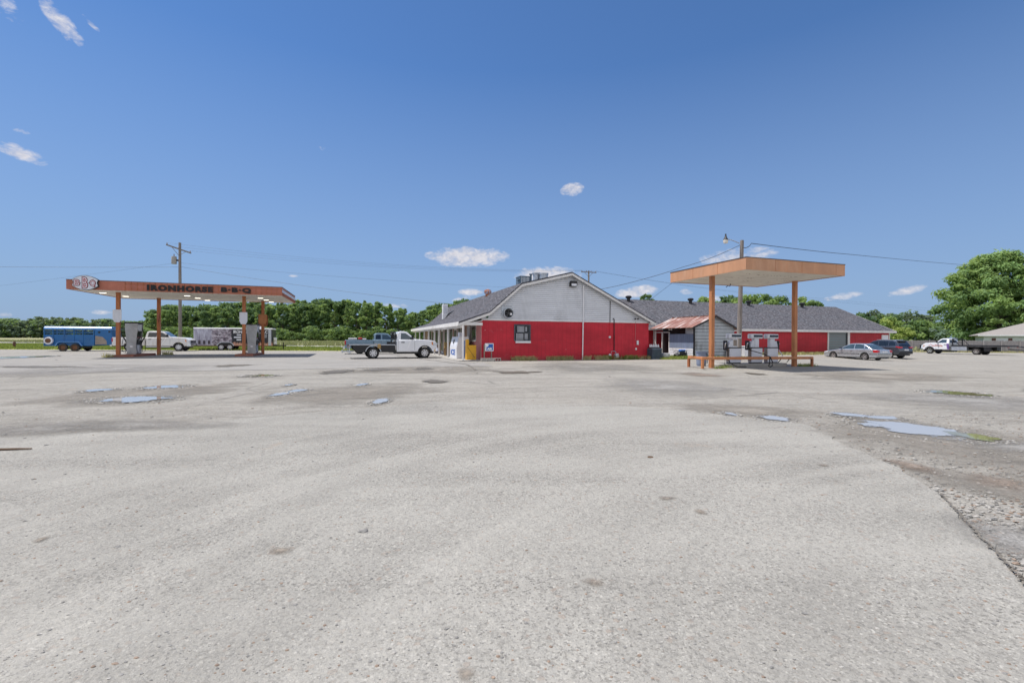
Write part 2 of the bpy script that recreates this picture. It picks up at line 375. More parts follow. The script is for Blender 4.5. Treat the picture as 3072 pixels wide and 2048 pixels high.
def foliage(name, a, b, trans=.45):
    m, t = new_mat(name)
    n = t.noise(t.oc, .45, 4, .6); n2 = t.noise(t.oc, 2.3, 2, .5)
    oi = t.node('ShaderNodeObjectInfo').outputs['Random']
    col = t.mix(t.mapr(t.math('ADD', t.math('MULTIPLY', n, .65), t.math('MULTIPLY', n2, .35)), .36, .64), a, b)
    col = t.mix(t.math('MULTIPLY', oi, .35), col, tuple(x*.72 for x in a))
    setp(t, color=col, rough=.6, spec=.25)
    tr = t.node('ShaderNodeBsdfTranslucent', {'Color': t.mix(.5, col, (.42, .55, .13))})
    mx = t.node('ShaderNodeMixShader', {0: trans, 1: t.p.outputs[0], 2: tr.outputs[0]})
    t.l.new(mx.outputs[0], t.o.inputs[0])
foliage('leaf_mid', (0.110, 0.199, 0.079), (0.208, 0.316, 0.126))
foliage('leaf_dark', (0.068, 0.139, 0.072), (0.133, 0.222, 0.107))
foliage('leaf_light', (0.195, 0.316, 0.101), (0.328, 0.432, 0.145))
foliage('leaf_yellow', (0.317, 0.401, 0.107), (0.464, 0.527, 0.163))
foliage('leaf_far', (0.126, 0.199, 0.163), (0.208, 0.284, 0.217))
foliage('leaf_pine', (0.098, 0.139, 0.107), (0.162, 0.199, 0.153))
foliage('leaf_big', (0.135, 0.256, 0.087), (0.296, 0.417, 0.143), .3)
foliage('grass_green', (.17, .25, .05), (.32, .34, .08), .2)
foliage('grass_dry', (.36, .35, .14), (.52, .46, .24), .2)
foliage('crop', (.34, .33, .19), (.24, .27, .11), .15)

# ------------------------------------------------------------------ mesh helpers
class MB:
    def __init__(s): s.v = []; s.f = []; s.mi = []; s.cur = 0
    def add(s, vs, fs):
        b = len(s.v); s.v += [tuple(p) for p in vs]
        for f in fs: s.f.append([i+b for i in f]); s.mi.append(s.cur)
        return s
    def mat(s, i): s.cur = i; return s
    def box(s, x0, x1, y0, y1, z0, z1):
        v = [(x, y, z) for z in (z0, z1) for y in (y0, y1) for x in (x0, x1)]
        return s.add(v, [(0, 2, 3, 1), (4, 5, 7, 6), (0, 1, 5, 4), (2, 6, 7, 3), (0, 4, 6, 2), (1, 3, 7, 5)])
    def bar(s, p, q, w, h, up=(0, 0, 1)):
        p, q = Vector(p), Vector(q); d = (q-p).normalized(); u = Vector(up)
        if abs(d.dot(u)) > .98: u = Vector((0, 1, 0))
        a = d.cross(u).normalized()*w/2; b = a.cross(d).normalized()*h/2
        v = [p-a-b, p+a-b, p+a+b, p-a+b, q-a-b, q+a-b, q+a+b, q-a+b]
        return s.add(v, [(3, 2, 1, 0), (4, 5, 6, 7), (0, 1, 5, 4), (1, 2, 6, 5), (2, 3, 7, 6), (3, 0, 4, 7)])
    def prism(s, poly, a0, a1, axis='y'):
        def mkp(u, v, a): return {'y': (u, a, v), 'z': (u, v, a), 'x': (a, u, v)}[axis]
        n = len(poly); vs = [mkp(u, v, a0) for u, v in poly]+[mkp(u, v, a1) for u, v in poly]
        fs = [tuple(range(n)), tuple(range(2*n-1, n-1, -1))]+[(i, i+n, (i+1) % n+n, (i+1) % n) for i in range(n)]
        return s.add(vs, fs)
    def tube(s, pts, r, n=6):
        pts = [Vector(p) for p in pts]; rs = r if hasattr(r, '__len__') else [r]*len(pts)
        vs = []; N = len(pts); ref = None
        for i, p in enumerate(pts):
            d = (pts[min(i+1, N-1)]-pts[max(i-1, 0)]).normalized()
            if ref is None or abs(ref.dot(d)) > .95: ref = Vector((0, 0, 1)) if abs(d.z) < .9 else Vector((1, 0, 0))
            a = d.cross(ref).normalized(); b = d.cross(a).normalized(); ref = b if False else ref
            for k in range(n):
                t = 2*math.pi*k/n; vs.append(p+a*math.cos(t)*rs[i]+b*math.sin(t)*rs[i])
        fs = [(i*n+k, i*n+(k+1) % n, (i+1)*n+(k+1) % n, (i+1)*n+k) for i in range(N-1) for k in range(n)]
        fs += [tuple(range(n-1, -1, -1)), tuple((N-1)*n+k for k in range(n))]
        return s.add(vs, fs)
    def cyl(s, p, q, r, n=16): return s.tube([p, q], r, n)
    def lathe(s, prof, c=(0, 0, 0), n=20, axis='z', a0=0, a1=2*math.pi):
        c = Vector(c); vs = []; full = abs(a1-a0-2*math.pi) < 1e-6; m = n if full else n+1
        for r, h in prof:
            for k in range(m):
                t = a0+(a1-a0)*k/n; x, y = r*math.cos(t), r*math.sin(t)
                vs.append(c+Vector({'z': (x, y, h), 'y': (x, h, y), 'x': (h, x, y)}[axis]))
        fs = [(i*m+k, i*m+(k+1) % m, (i+1)*m+(k+1) % m, (i+1)*m+k) for i in range(len(prof)-1) for k in range(n if not full else m)]
        return s.add(vs, fs)
    def sph(s, c, r, sc=(1, 1, 1), n=10, m=7):
        c = Vector(c); vs = []
        for i in range(m+1):
            ph = math.pi*i/m
            for k in range(n):
                t = 2*math.pi*k/n
                vs.append(c+Vector((r*sc[0]*math.sin(ph)*math.cos(t), r*sc[1]*math.sin(ph)*math.sin(t), r*sc[2]*math.cos(ph))))
        return s.add(vs, [(i*n+k, (i+1)*n+k, (i+1)*n+(k+1) % n, i*n+(k+1) % n) for i in range(m) for k in range(n)])
    def quad(s, *p): return s.add(p, [tuple(range(len(p)))])
    def build(s, name, mat, parent=None, smooth=None, bevel=0, seg=2, loc=None, fix=True):
        me = bpy.data.meshes.new(name); me.from_pydata(s.v, [], s.f)
        mats = [mat] if isinstance(mat, str) else mat
        for k in mats: me.materials.append(MATS[k])
        if len(mats) > 1: me.polygons.foreach_set('material_index', s.mi)
        if fix:
            bm = bmesh.new(); bm.from_mesh(me); bmesh.ops.recalc_face_normals(bm, faces=bm.faces); bm.to_mesh(me); bm.free()
        o = bpy.data.objects.new(name, me); COL.objects.link(o)
        if parent: o.parent = parent
        if loc is not None: o.location = loc
        if bevel:
            b = o.modifiers.new('bevel', 'BEVEL'); b.width = bevel; b.segments = seg; b.limit_method = 'ANGLE'; b.angle_limit = R_(25); b.harden_normals = False
        if smooth is not None:
            me.shade_smooth(); me.set_sharp_from_angle(angle=R_(smooth))
        return o

def tag(o, label, cat, group=None, kind=None):
    if label: o['label'] = label
    if cat: o['category'] = cat
    if group: o['group'] = group
    if kind: o['kind'] = kind
    return o
def thing(name, label, cat, loc=(0, 0, 0), rz=0, group=None):
    o = bpy.data.objects.new(name, None); COL.objects.link(o); o.empty_display_size = .2
    o.location = loc; o.rotation_euler = (0, 0, R_(rz)); return tag(o, label, cat, group)
def struct(o): o['kind'] = 'structure'; return o
def copy_tree(o, parent=None):
    c = o.copy(); COL.objects.link(c)
    if parent: c.parent = parent
    for ch in list(o.children): copy_tree(ch, c)
    return c

def text_mesh(name, s, width, height, depth, mat, parent, loc, rot, bold=.03, spacing=1.0, shear=0):
    cu = bpy.data.curves.new(name, 'FONT'); cu.body = s; cu.size = 1; cu.offset = bold; cu.space_character = spacing; cu.shear = shear; cu.resolution_u = 3
    cu.extrude = .5
    tmp = bpy.data.objects.new(name, cu); COL.objects.link(tmp)
    dg = CX.evaluated_depsgraph_get(); me = bpy.data.meshes.new_from_object(tmp.evaluated_get(dg))
    bpy.data.objects.remove(tmp); bpy.data.curves.remove(cu)
    xs = [v.co.x for v in me.vertices]; ys = [v.co.y for v in me.vertices]
    x0, x1, y0, y1 = min(xs), max(xs), min(ys), max(ys)
    for v in me.vertices:
        v.co = ((v.co.x-x0)/(x1-x0)*width, (v.co.y-y0)/(y1-y0)*height, (v.co.z+.5)*depth)
    me.materials.clear(); me.materials.append(MATS[mat])
    o = bpy.data.objects.new(name, me); COL.objects.link(o); o.parent = parent; o.location = loc; o.rotation_euler = rot
    return o
FACE_N = (math.pi/2, 0, 0)             # text facing -y, reading along +x

# ------------------------------------------------------------------ site frame and terrain height
SITE = 18.7
E_ = Vector((math.cos(R_(SITE)), math.sin(R_(SITE)), 0)); N_ = Vector((-math.sin(R_(SITE)), math.cos(R_(SITE)), 0))
ORG = Vector((-1.94, 29.35, 0)); ORG_RC = Vector((10.39, 20.52, 0)); ORG_LC = Vector((-28.6, 29.56, 0))
def site(s, t, z=0, o=ORG): p = o+E_*s+N_*t; p.z = z; return p
def local(p, o=ORG): d = Vector(p)-o; return d.dot(E_), d.dot(N_)
def s_at(px, t, o):                    # site coordinate s where the sight line of px crosses the line t
    d = ray(px, 1020); q = o+N_*t; k = (q-CAM_P).dot(N_)/d.dot(N_); p = CAM_P+d*k; return (p-o).dot(E_)
def sm(a, b, x):
    t = max(0, min(1, (x-a)/(b-a))); return t*t*(3-2*t)
def gz(x, y):
    s, t = local((x, y, 0))
    k = sm(15, 36, x)*sm(19, 40, y)*.34
    k *= 1-(sm(-1.5, 5.5, t)*(1-sm(49, 58, s)))*(1 if y < 60 else 1-sm(60, 75, y)*.0)
    return -k

# ------------------------------------------------------------------ ground
def sheet(name, xs, ys, mat, lift=0, zf=gz, skip=None):
    m = MB(); nx, ny = len(xs), len(ys)
    vs = [(x, y, zf(x, y)+lift) for y in ys for x in xs]
    fs = [(j*nx+i, j*nx+i+1, (j+1)*nx+i+1, (j+1)*nx+i) for j in range(ny-1) for i in range(nx-1) if not (skip and skip((xs[i]+xs[i+1])/2, (ys[j]+ys[j+1])/2))]
    m.add(vs, fs); return m.build(name, mat, smooth=180, fix=False)
def lin(a, b, n): return [a+(b-a)*i/n for i in range(n+1)]
gx = [-2500, -1200, -600, -300, -150]+lin(-90, -10, 8)+lin(-8, 96, 52)+[150, 300, 600, 1200, 2500]
gy = [-60, -20]+lin(-10, 80, 45)+[90, 110, 150, 220, 320, 500, 900, 1600, 3500]
struct(sheet('ground', gx, gy, 'land_mat', -.012))
struct(sheet('gravel_lot', lin(-96, -8, 11)+lin(-6, 98, 52), lin(-14, 74, 44), 'gravel_mat', 0, skip=lambda x, y: y > 50 and x < -6))

def poly_sheet(name, px_pts, mat, lift, jag=0.0, sub=1):
    """a flat sheet whose outline was measured on the photograph"""
    P = [gpt(*p) for p in px_pts]; Q = []
    for i, p in enumerate(P):
        q = P[(i+1) % len(P)]; k = max(1, int((q-p).length/.35)) if sub else 1
        for j in range(k):
            r = p.lerp(q, j/k)
            if jag and j: r += Vector((random.uniform(-jag, jag), random.uniform(-jag, jag), 0))
            Q.append((r.x, r.y, gz(r.x, r.y)+lift))
    m = MB(); m.add(Q, [tuple(range(len(Q)))])
    o = m.build(name, mat, fix=False); return struct(o)
# newer pavement in the foreground, ending in a broken edge on the right
edge_r = [(3072+240, 1990), (3072, 1752), (3005, 1683), (2927, 1602), (2875, 1543), (2816, 1481), (2744, 1438), (2685, 1400), (2613, 1370), (2528, 1337), (2483, 1301), (2430, 1278), (2378, 1268), (2287, 1258), (2189, 1247), (2071, 1236), (1953, 1224)]
edge_l = [(1760, 1212), (1560, 1214), (1300, 1206), (1110, 1226), (914, 1242), (784, 1252), (522, 1281), (261, 1301), (0, 1314), (-500, 1350), (-1400, 1500)]
ap = [gpt(*p) for p in edge_r+edge_l]
pts = [(p.x, p.y) for p in ap]+[(-9, -9), (9, -9)]
m = MB(); Q = []
for i, p in enumerate(pts):
    q = pts[(i+1) % len(pts)]; L = math.dist(p, q); k = max(1, int(L/.12)) if (p[1] > -5 and q[1] > -5 and L < 12) else 1
    for j in range(k):
        f = j/k; a = .045 if j else 0
        Q.append((p[0]+(q[0]-p[0])*f+random.uniform(-a, a), p[1]+(q[1]-p[1])*f+random.uniform(-a, a), .012))
m.add(Q, [tuple(range(len(Q)))]); n0 = len(Q)
m.add([(x, y, -.02) for x, y, z in Q], []); m.f += [[i, i+n0, (i+1) % n0+n0, (i+1) % n0] for i in range(n0)]; m.mi += [0]*n0
struct(m.build('asphalt_apron', 'asphalt_mat', fix=False))

def blob(name, c, rx, ry, mat, lift, rot=0, wob=.25, n=40, rings=5):
    """irregular flat patch with a 'fade' value from centre (1) to rim (0)"""
    cx, cy = c[0], c[1]; ph = [random.uniform(0, 6.28) for _ in range(4)]
    vs = [(cx, cy, gz(cx, cy)+lift)]; fd = [1.0]
    ca, sa = math.cos(rot), math.sin(rot)
    for r in range(1, rings+1):
        for k in range(n):
            a = 2*math.pi*k/n
            w = 1+wob*(math.sin(2*a+ph[0])*.5+math.sin(3*a+ph[1])*.35+math.sin(5*a+ph[2])*.25)
            x, y = rx*w*math.cos(a)*r/rings, ry*w*math.sin(a)*r/rings
            X, Y = cx+x*ca-y*sa, cy+x*sa+y*ca
            vs.append((X, Y, gz(X, Y)+lift)); fd.append(1-r/rings)
    fs = [(0, 1+k, 1+(k+1) % n) for k in range(n)]
    for r in range(rings-1):
        b = 1+r*n; fs += [(b+k, b+n+k, b+n+(k+1) % n, b+(k+1) % n) for k in range(n)]
    m = MB(); m.add(vs, fs); o = m.build(name, mat, fix=False)
    at_ = o.data.attributes.new('fade', 'FLOAT', 'POINT'); at_.data.foreach_set('value', fd)
    return struct(o)
_lift = [0.0135]
def px_blob(name, x0, x1, y0, y1, mat, **k):
    a, b = gpt((x0+x1)/2, y0), gpt((x0+x1)/2, y1); c = gpt((x0+x1)/2, (y0+y1)/2)
    w = (gpt(x1, (y0+y1)/2)-gpt(x0, (y0+y1)/2)).length/2
    _lift[0] += .0002
    dirv = (b-a); 
    return blob(name, ((a.x+b.x)/2, (a.y+b.y)/2), w*1.18, max(.1, (a-b).length/2*1.18), mat, _lift[0], rot=math.atan2(dirv.x, -dirv.y)*.0, **k)
Zl = lambda x, y: (x*.653, 1040+y*.653)
Zr = lambda x, y: (1536+x*.653, 1040+y*.653)
def zb(name, z, x0, x1, y0, y1, mat, **k):
    a = z(x0, y0); b = z(x1, y1); return px_blob(name, a[0], b[0], a[1], b[1], mat, **k)
# damp and muddy ground, pale dust drifts, coarse gravel
for z, x0, x1, y0, y1, mt in (
    (Zr, 1350, 2700, 330, 640, 'mud_mat'), (Zr, 700, 1500, 262, 335, 'mud_mat'), (Zr, 1850, 2700, 560, 740, 'mud_mat'),
    (Zr, 2080, 2450, 580, 690, 'red_mud_mat'), (Zr, 1740, 1960, 520, 590, 'red_mud_mat'),
    (Zr, 2050, 2600, 780, 1050, 'pale_gravel_mat'), (Zr, 2080, 2600, 430, 510, 'pale_gravel_mat'), (Zr, 1500, 2700, 215, 300, 'pale_gravel_mat'),
    (Zl, 250, 1100, 165, 285, 'mud_mat'), (Zl, 1100, 2100, 160, 300, 'mud_mat'), (Zl, 200, 1100, 330, 400, 'dark_gravel_mat'), (Zl, -200, 500, 340, 430, 'dark_gravel_mat'),
    (Zl, 1400, 2500, 85, 135, 'mud_mat'), (Zr, 0, 700, 65, 135, 'dark_gravel_mat'), (Zr, 750, 1000, 116, 147, 'red_mud_mat'), (Zr, 1200, 2200, 115, 165, 'mud_mat'),
    (Zl, 0, 900, 85, 140, 'pale_gravel_mat'), (Zr, 300, 1100, 145, 235, 'pale_gravel_mat')):
    zb('gravel_patch' if 'gravel' in mt else 'mud_patch', z, x0, x1, y0, y1, mt)
# tyre-swept pale streaks and small brown scrapes on the apron
for z, x0, x1, y0, y1, mt in (
    (Zl, 1180, 1400, 925, 965, 'scrape_mat'), (Zr, 640, 780, 690, 716, 'scrape_mat'), (Zr, 1380, 1480, 540, 562, 'scrape_mat'), (Zr, 820, 910, 755, 775, 'scrape_mat'), (Zl, 150, 230, 885, 902, 'scrape_mat'),
    (Zr, 280, 480, 1060, 1130, 'scrape_mat'), (Zl, 2080, 2200, 1480, 1560, 'scrape_mat')):
    zb({'pale_dust_mat': 'dust_patch'}.get(mt, 'dirt_patch'), z, x0, x1, y0, y1, mt)
# wet rims, then the water itself
PUD = [(Zl, 430, 815, 232, 258, 'w'), (Zl, 655, 865, 179, 196, 'w'), (Zl, 385, 525, 196, 209, 'w'), (Zl, 1240, 1330, 212, 232, 'w'), (Zl, 1310, 1415, 197, 215, 'w'), (Zl, 1700, 1795, 242, 266, 'w'), (Zl, 1635, 1695, 170, 182, 'w'), (Zl, 1305, 1350, 173, 182, 'w'),
       (Zl, 1460, 1645, 109, 123, 'd'), (Zl, 1640, 1860, 103, 113, 'd'), (Zl, 1880, 2010, 99, 109, 'd'), (Zl, 1930, 2070, 156, 168, 'd'), (Zl, 2250, 2500, 114, 124, 'd'), (Zl, 980, 1160, 84, 92, 'd'), (Zl, -40, 400, 91, 97, 'd'), (Zl, 1110, 1280, 130, 140, 'm'),
       (Zr, 1630, 2040, 346, 426, 'w'), (Zr, 2010, 2215, 400, 437, 'm'), (Zr, 1920, 2160, 206, 227, 'm'), (Zr, 1125, 1285, 322, 346, 'w'), (Zr, 965, 1040, 304, 321, 'w'), (Zr, 1470, 1630, 307, 326, 'w'), (Zr, 1620, 1790, 322, 338, 'w'), (Zr, 1080, 1150, 121, 130, 'd')]
for z, x0, x1, y0, y1, k in PUD:
    mx, my = (x1-x0)*.13, (y1-y0)*.35
    zb('damp_patch', z, x0-mx, x1+mx, y0-my, y1+my, 'dark_gravel_mat' if k != 'd' else 'damp_mat', wob=.3)
for z, x0, x1, y0, y1, k in PUD:
    if k != 'd': zb('puddle', z, x0-(x1-x0)*.04, x1+(x1-x0)*.04, y0-(y1-y0)*.12, y1+(y1-y0)*.12, 'murky_water' if k == 'm' else 'puddle_water', wob=.15)
px_blob('puddle', -90, 150, 1067, 1080, 'puddle_water', wob=.1)

# concrete drive in front of the store and under the left canopy
m = MB(); q = [site(-34, -6, 0), site(-1.0, -6, 0), site(-.4, -1.75, 0), site(-1.6, -1.75, 0), site(-1.6, 16, 0), site(-34, 16, 0)]
m.add([(p.x, p.y, .010) for p in q], [tuple(range(6))]); struct(m.build('concrete_drive', 'slab_mat', fix=False))
# joint lines that wander across the old pavement
def strip(name, pts, w, mat, lift):
    m = MB(); L = []
    for i, p in enumerate(pts):
        a = Vector(pts[max(0, i-1)]); b = Vector(pts[min(len(pts)-1, i+1)]); d = (b-a).normalized(); n = Vector((-d.y, d.x))*w/2*random.uniform(.5, 1.4)
        for s in (1, -1):
            q = Vector(p[:2])+n*s; L.append((q.x, q.y, gz(q.x, q.y)+lift))
    m.add(L, [(2*i, 2*i+1, 2*i+3, 2*i+2) for i in range(len(pts)-1)]); return struct(m.build(name, mat, fix=False))
def crack(px_pts, w, mat='damp_mat', n=14, jit=.06):
    P = []
    for a, b in zip(px_pts[:-1], px_pts[1:]):
        A, B = gpt(*a), gpt(*b)
        for i in range(n): p = A.lerp(B, i/n); P.append((p.x+random.uniform(-jit, jit), p.y+random.uniform(-jit, jit)))
    return strip('pavement_crack', P, w, mat, .024)
mk('crack_dark', (.15, .135, .115), .95, var=.3)
crack([(0, 1098), (300, 1096), (700, 1097), (760, 1095)], .10, 'crack_dark')
crack([(1190, 1068), (1400, 1094), (1433, 1113)], .08, 'crack_dark')
crack([(1400, 1110), (1800, 1122), (2200, 1121)], .05, 'crack_dark')
crack(edge_r[1:6], .018, 'crack_dark', 30, .012); crack([(3072, 1752), (3180, 1880)], .02, 'crack_dark', 20, .03)

# far setting on the left: verge, highway, field
def band(name, a, b, w, mat, lift):
    a, b = Vector(a), Vector(b); d = (b-a).normalized(); n = Vector((-d.y, d.x))
    a2, b2 = a-d*260, b+d*60
    m = MB(); m.add([(*(a2), lift), (*(b2), lift), (*(b2+n*w), lift), (*(a2+n*w), lift)], [(0, 1, 2, 3)]); return struct(m.build(name, mat, fix=False))
HA, HB = (-110, 99), (-31, 70.5)
m = MB(); m.add([(-420, 51, 0), (-5.5, 50, 0), (6, 56, 0), (6, 80, 0), (-60, 90, 0), (-420, 220, 0)], [(0, 1, 2, 3, 4, 5)]); struct(m.build('grass_verge', 'verge_mat', fix=False))
band('highway', HA, HB, 7.2, 'highway_mat', .05)
m = MB(); m.add([(-700, 308, .03), (-31, 79, .03), (40, 60, .03), (60, 130, .03), (60, 235, .03), (-70, 235, .03), (-330, 480, .03), (-700, 480, .03)], [tuple(range(8))]); struct(m.build('field', 'field_mat', fix=False))

def tufts(name, spots, mat, h=(.1, .3), w=.04, blades=5, spread=.08, label=None, cat=None):
    m = MB(); vs, fs = [], []
    for x, y, z in spots:
        for b in range(blades):
            a = random.uniform(0, 6.28); hh = random.uniform(*h); px, py = x+random.gauss(0, spread), y+random.gauss(0, spread)
            lx, ly = random.gauss(0, .35)*hh, random.gauss(0, .35)*hh; wx, wy = math.cos(a)*w, math.sin(a)*w; k = len(vs)
            vs += [(px-wx, py-wy, z-.01), (px+wx, py+wy, z-.01), (px+lx+wx*.3, py+ly+wy*.3, z+hh), (px+lx-wx*.3, py+ly-wy*.3, z+hh)]
            fs.append((k, k+1, k+2, k+3))
    m.add(vs, fs); o = m.build(name, mat, fix=False); return tag(o, label, cat, kind='stuff')
rnd = random.uniform
sp = []
while len(sp) < 9000:
    x = rnd(-150, 60); y = 66+abs(random.gauss(0, 55)); 
    k = (x-HB[0])*(-.338)+HB[1]
    if y > k+9 and y < 230 and x > -y*1.25: sp.append((x, y, .02))
tufts('crop_rows', sp, 'crop', (.25, .6), .16, 4, .5, 'pale green and tan crop covering the field beyond the highway', 'crops')
sp = []
while len(sp) < 7000:
    x = rnd(-95, 0); y = rnd(50.3, 96); k = (x-HB[0])*(-.338)+HB[1]
    if y < k-.3 and x > -y*1.2: sp.append((x, y, .0))
tufts('verge_grass', sp, 'grass_green', (.08, .26), .06, 4, .3, 'yellow green mown grass along the edge of the lot on the left', 'grass')

# ------------------------------------------------------------------ store (red walls, gambrel roof)
st = thing('store_building', 'long red store with pale siding gable, dark gambrel roof and open porch', 'building', ORG, SITE)
W, L = 12.48, 25.4
PROF = [(-1.535, 2.43), (.48, 3.14), (2.64, 5.03), (6.21, 5.92), (12.92, 2.64)]
def roof_z(s, P=PROF):
    for (a, za), (b, zb_) in zip(P[:-1], P[1:]):
        if a <= s <= b: return za+(zb_-za)*(s-a)/(b-a)
m = MB().box(0, W, 0, .2, -.4, 2.62); m.build('front_wall', 'red_wall', st)
m = MB().box(0, .2, .2, L, -.4, 2.9); m.build('porch_wall', 'tan_brick', st)
m = MB().box(W-.2, W, .2, L, -.4, 2.75); m.build('side_wall', 'red_wall', st)
m = MB().box(.2, W-.2, L-.2, L, -.4, 2.62); m.build('rear_wall', 'red_wall', st)
m = MB(); m.prism([(0.02, 2.64)]+[(s, roof_z(s)-.09) for s in (.02, .48, 2.64, 6.21)]+[(W-.02, roof_z(W-.02)-.09), (W-.02, 2.64)], L-.15, L-.05); m.build('rear_gable', 'white_siding', st)
# lapped siding boards, each course tilted
m = MB()
def xs_at(z):
    z = min(max(z, 2.65), 5.82)
    if z < 3.14: xl = 0 if z < roof_z(0)-.1 else -1.535+(z+.1-2.43)/(.71)*2.015
    lo = []; zz = z+.10
    a = next((sa+(sb-sa)*(zz-za)/(zb_-za) for (sa, za), (sb, zb_) in zip(PROF[:3], PROF[1:4]) if za <= zz <= zb_), 6.21)
    b = 6.21+(5.92-zz)/(5.92-2.64)*(12.92-6.21) if zz < 5.92 else 6.21
    return max(0, a), min(W, b)
z = 2.63; lap = .132
while z < 5.8:
    z1 = min(z+lap, 5.82); a0, b0 = xs_at(z); a1, b1 = xs_at(z1)
    zg = z1-.024
    m.mat(0).add([(a0, -.030, z), (b0, -.030, z), (b1, -.012, zg), (a1, -.012, zg), (a0, .012, z), (b0, .012, z)], [(0, 1, 2, 3), (0, 4, 5, 1)])
    m.mat(1).add([(a1, -.012, zg), (b1, -.012, zg), (b1, .006, z1), (a1, .006, z1)], [(0, 1, 2, 3)]); z = z1  # strip under each lap, its shade put into a darker grey
m.build('gable_siding', ['white_siding', 'siding_lap_shade'], st, fix=False)
m = MB().prism([(0.0, 2.62)]+[(s, roof_z(s)-.12) for s in (.02, .48, 2.64, 6.21)]+[(W, roof_z(W)-.12), (W, 2.62)], .03, .15); m.build('gable_backing', 'white_siding', st)
MB().box(-.01, W+.01, -.03, -.002, 2.575, 2.635).build('siding_trim', 'white_trim', st)
# roof: shell with thickness
up = PROF; th = .13
m = MB(); poly = [(s, z+.02) for s, z in up]+[(s, z-th) for s, z in reversed(up)]
m.prism(poly, -.28, L+.3); roof = m.build('roof', 'shingle_store', st)
m = MB()
for (a, za), (b, zb_) in zip(PROF[:-1], PROF[1:]):
    m.prism([(a, za-.075), (b, zb_-.075), (b, zb_-.24), (a, za-.24)], -.31, -.282)
m.build('rake_board', 'white_trim', roof)
MB().box(-1.575, -1.537, -.31, L+.3, 2.20, 2.45).build('eave_board', 'white_trim', roof)
m = MB(); m.prism([(-1.53, 2.24), (-.02, 2.52), (-.02, 2.56), (-1.53, 2.28)], -.26, L); m.build('porch_ceiling', 'white_trim', st)
m = MB(); m.prism([(W+.02, 2.62), (12.90, 2.62-.0), (12.90, 2.47), (W+.02, 2.47)], -.27, L); m.build('soffit', 'white_trim', st)
MB().box(-1.52, -.01, -.28, -.2, 2.24, 2.42).build('porch_beam', 'white_trim', st)
m = MB().box(-1.42, -1.22, -.2, L, 2.08, 2.26); m.build('porch_header', 'white_trim', st)
for t in (-.55, 4.35, 8.1, 10.4, 13.7, 16.5, 19.9, 23.4):
    MB().box(-1.375, -1.265, t-.055, t+.055, 0, 2.22).build('porch_post', 'white_trim', st, bevel=.008)
MB().box(-1.65, -.0, -.75, L, -.3, .07).build('porch_floor', 'concrete', st, bevel=.015)
# painted lower panels and windows of the porch wall
MB().box(-.035, 0, .0, 1.25, 0, 2.5).build('wall_panel', 'pink_paint', st)
MB().box(-.034, 0, 1.25, 2.72, 0, 1.22).build('wall_panel', 'pink_paint', st)
def porch_window(t0, t1, z0, z1, sill=True, panes=1, mt='window_dark'):
    f = MB().box(-.05, 0, t0, t1, z0, z0+.06).box(-.05, 0, t0, t1, z1-.06, z1).box(-.05, 0, t0, t0+.06, z0+.06, z1-.06).box(-.05, 0, t1-.06, t1, z0+.06, z1-.06)
    for i in range(1, panes): tt = t0+(t1-t0)*i/panes; f.box(-.048, 0, tt-.03, tt+.03, z0+.06, z1-.06)
    o = f.build('window_frame', 'white_trim', st); MB().box(-.02, -.004, t0+.06, t1-.06, z0+.06, z1-.06).build('window_pane', mt, o)
    if sill: MB().box(-.12, -.051, t0-.04, t1+.04, z0-.07, z0).build('window_sill', 'white_trim', o)
porch_window(1.27, 2.72, 1.28, 2.34); porch_window(3.1, 3.9, 1.1, 2.3, panes=2, mt='sign_white'); porch_window(4.9, 7.0, .95, 2.3, panes=2)
porch_window(9.2, 12.8, .9, 2.3, panes=3); porch_window(15.1, 17.9, .9, 2.3, panes=2); porch_window(20.4, 22.9, .9, 2.3, panes=2)
for t0 in (7.4, 13.4, 18.6):
    d = MB().box(-.06, 0, t0, t0+1.0, .07, 2.2).build('door', 'white_trim', st); MB().box(-.075, -.062, t0+.12, t0+.88, .25, 2.05).build('door_pane', 'window_dark', d)
    MB().box(-.11, -.076, t0+.14, t0+.17, .95, 1.25).build('door_handle', 'dark_metal', d)
# barred window in the red gable wall
f = MB().box(2.19, 3.31, -.035, 0, 1.27, 1.31).box(2.19, 3.31, -.035, 0, 2.31, 2.35).box(2.19, 2.24, -.035, 0, 1.31, 2.31).box(3.26, 3.31, -.035, 0, 1.31, 2.31).box(2.24, 3.26, -.03, 0, 1.79, 1.83)
wn = f.build('window', 'blue_grey_metal', st)
MB().box(2.24, 3.26, -.012, -.003, 1.31, 2.31).build('window_pane', 'window_dark', wn)
m = MB()
for zz in (1.42, 1.80, 2.26): m.box(2.17, 3.33, -.14, -.115, zz-.012, zz+.012)
for i in range(14): x = 2.2+i*(1.1/13); m.cyl((x, -.1275, 1.30), (x, -.1275, 2.36), .013, 6)
for x in (2.19, 3.31):
    for zz in (1.42, 2.26): m.box(x-.01, x+.01, -.125, 0, zz-.01, zz+.01)
m.build('window_bars', 'dark_metal', wn)
m = MB().box(2.34, 2.84, -.014, -.0125, 1.33, 1.76).box(2.40, 2.88, -.014, -.0125, 1.85, 2.24).box(2.90, 3.14, -.014, -.0125, 1.36, 1.76).box(2.96, 3.1, -.014, -.0125, 1.9, 2.2)
m.build('curtain_panel', 'sign_white', wn)
MB().box(2.28, 3.33, -.10, 0, 1.13, 1.265).build('window_sill', 'bright_white', wn, bevel=.008)
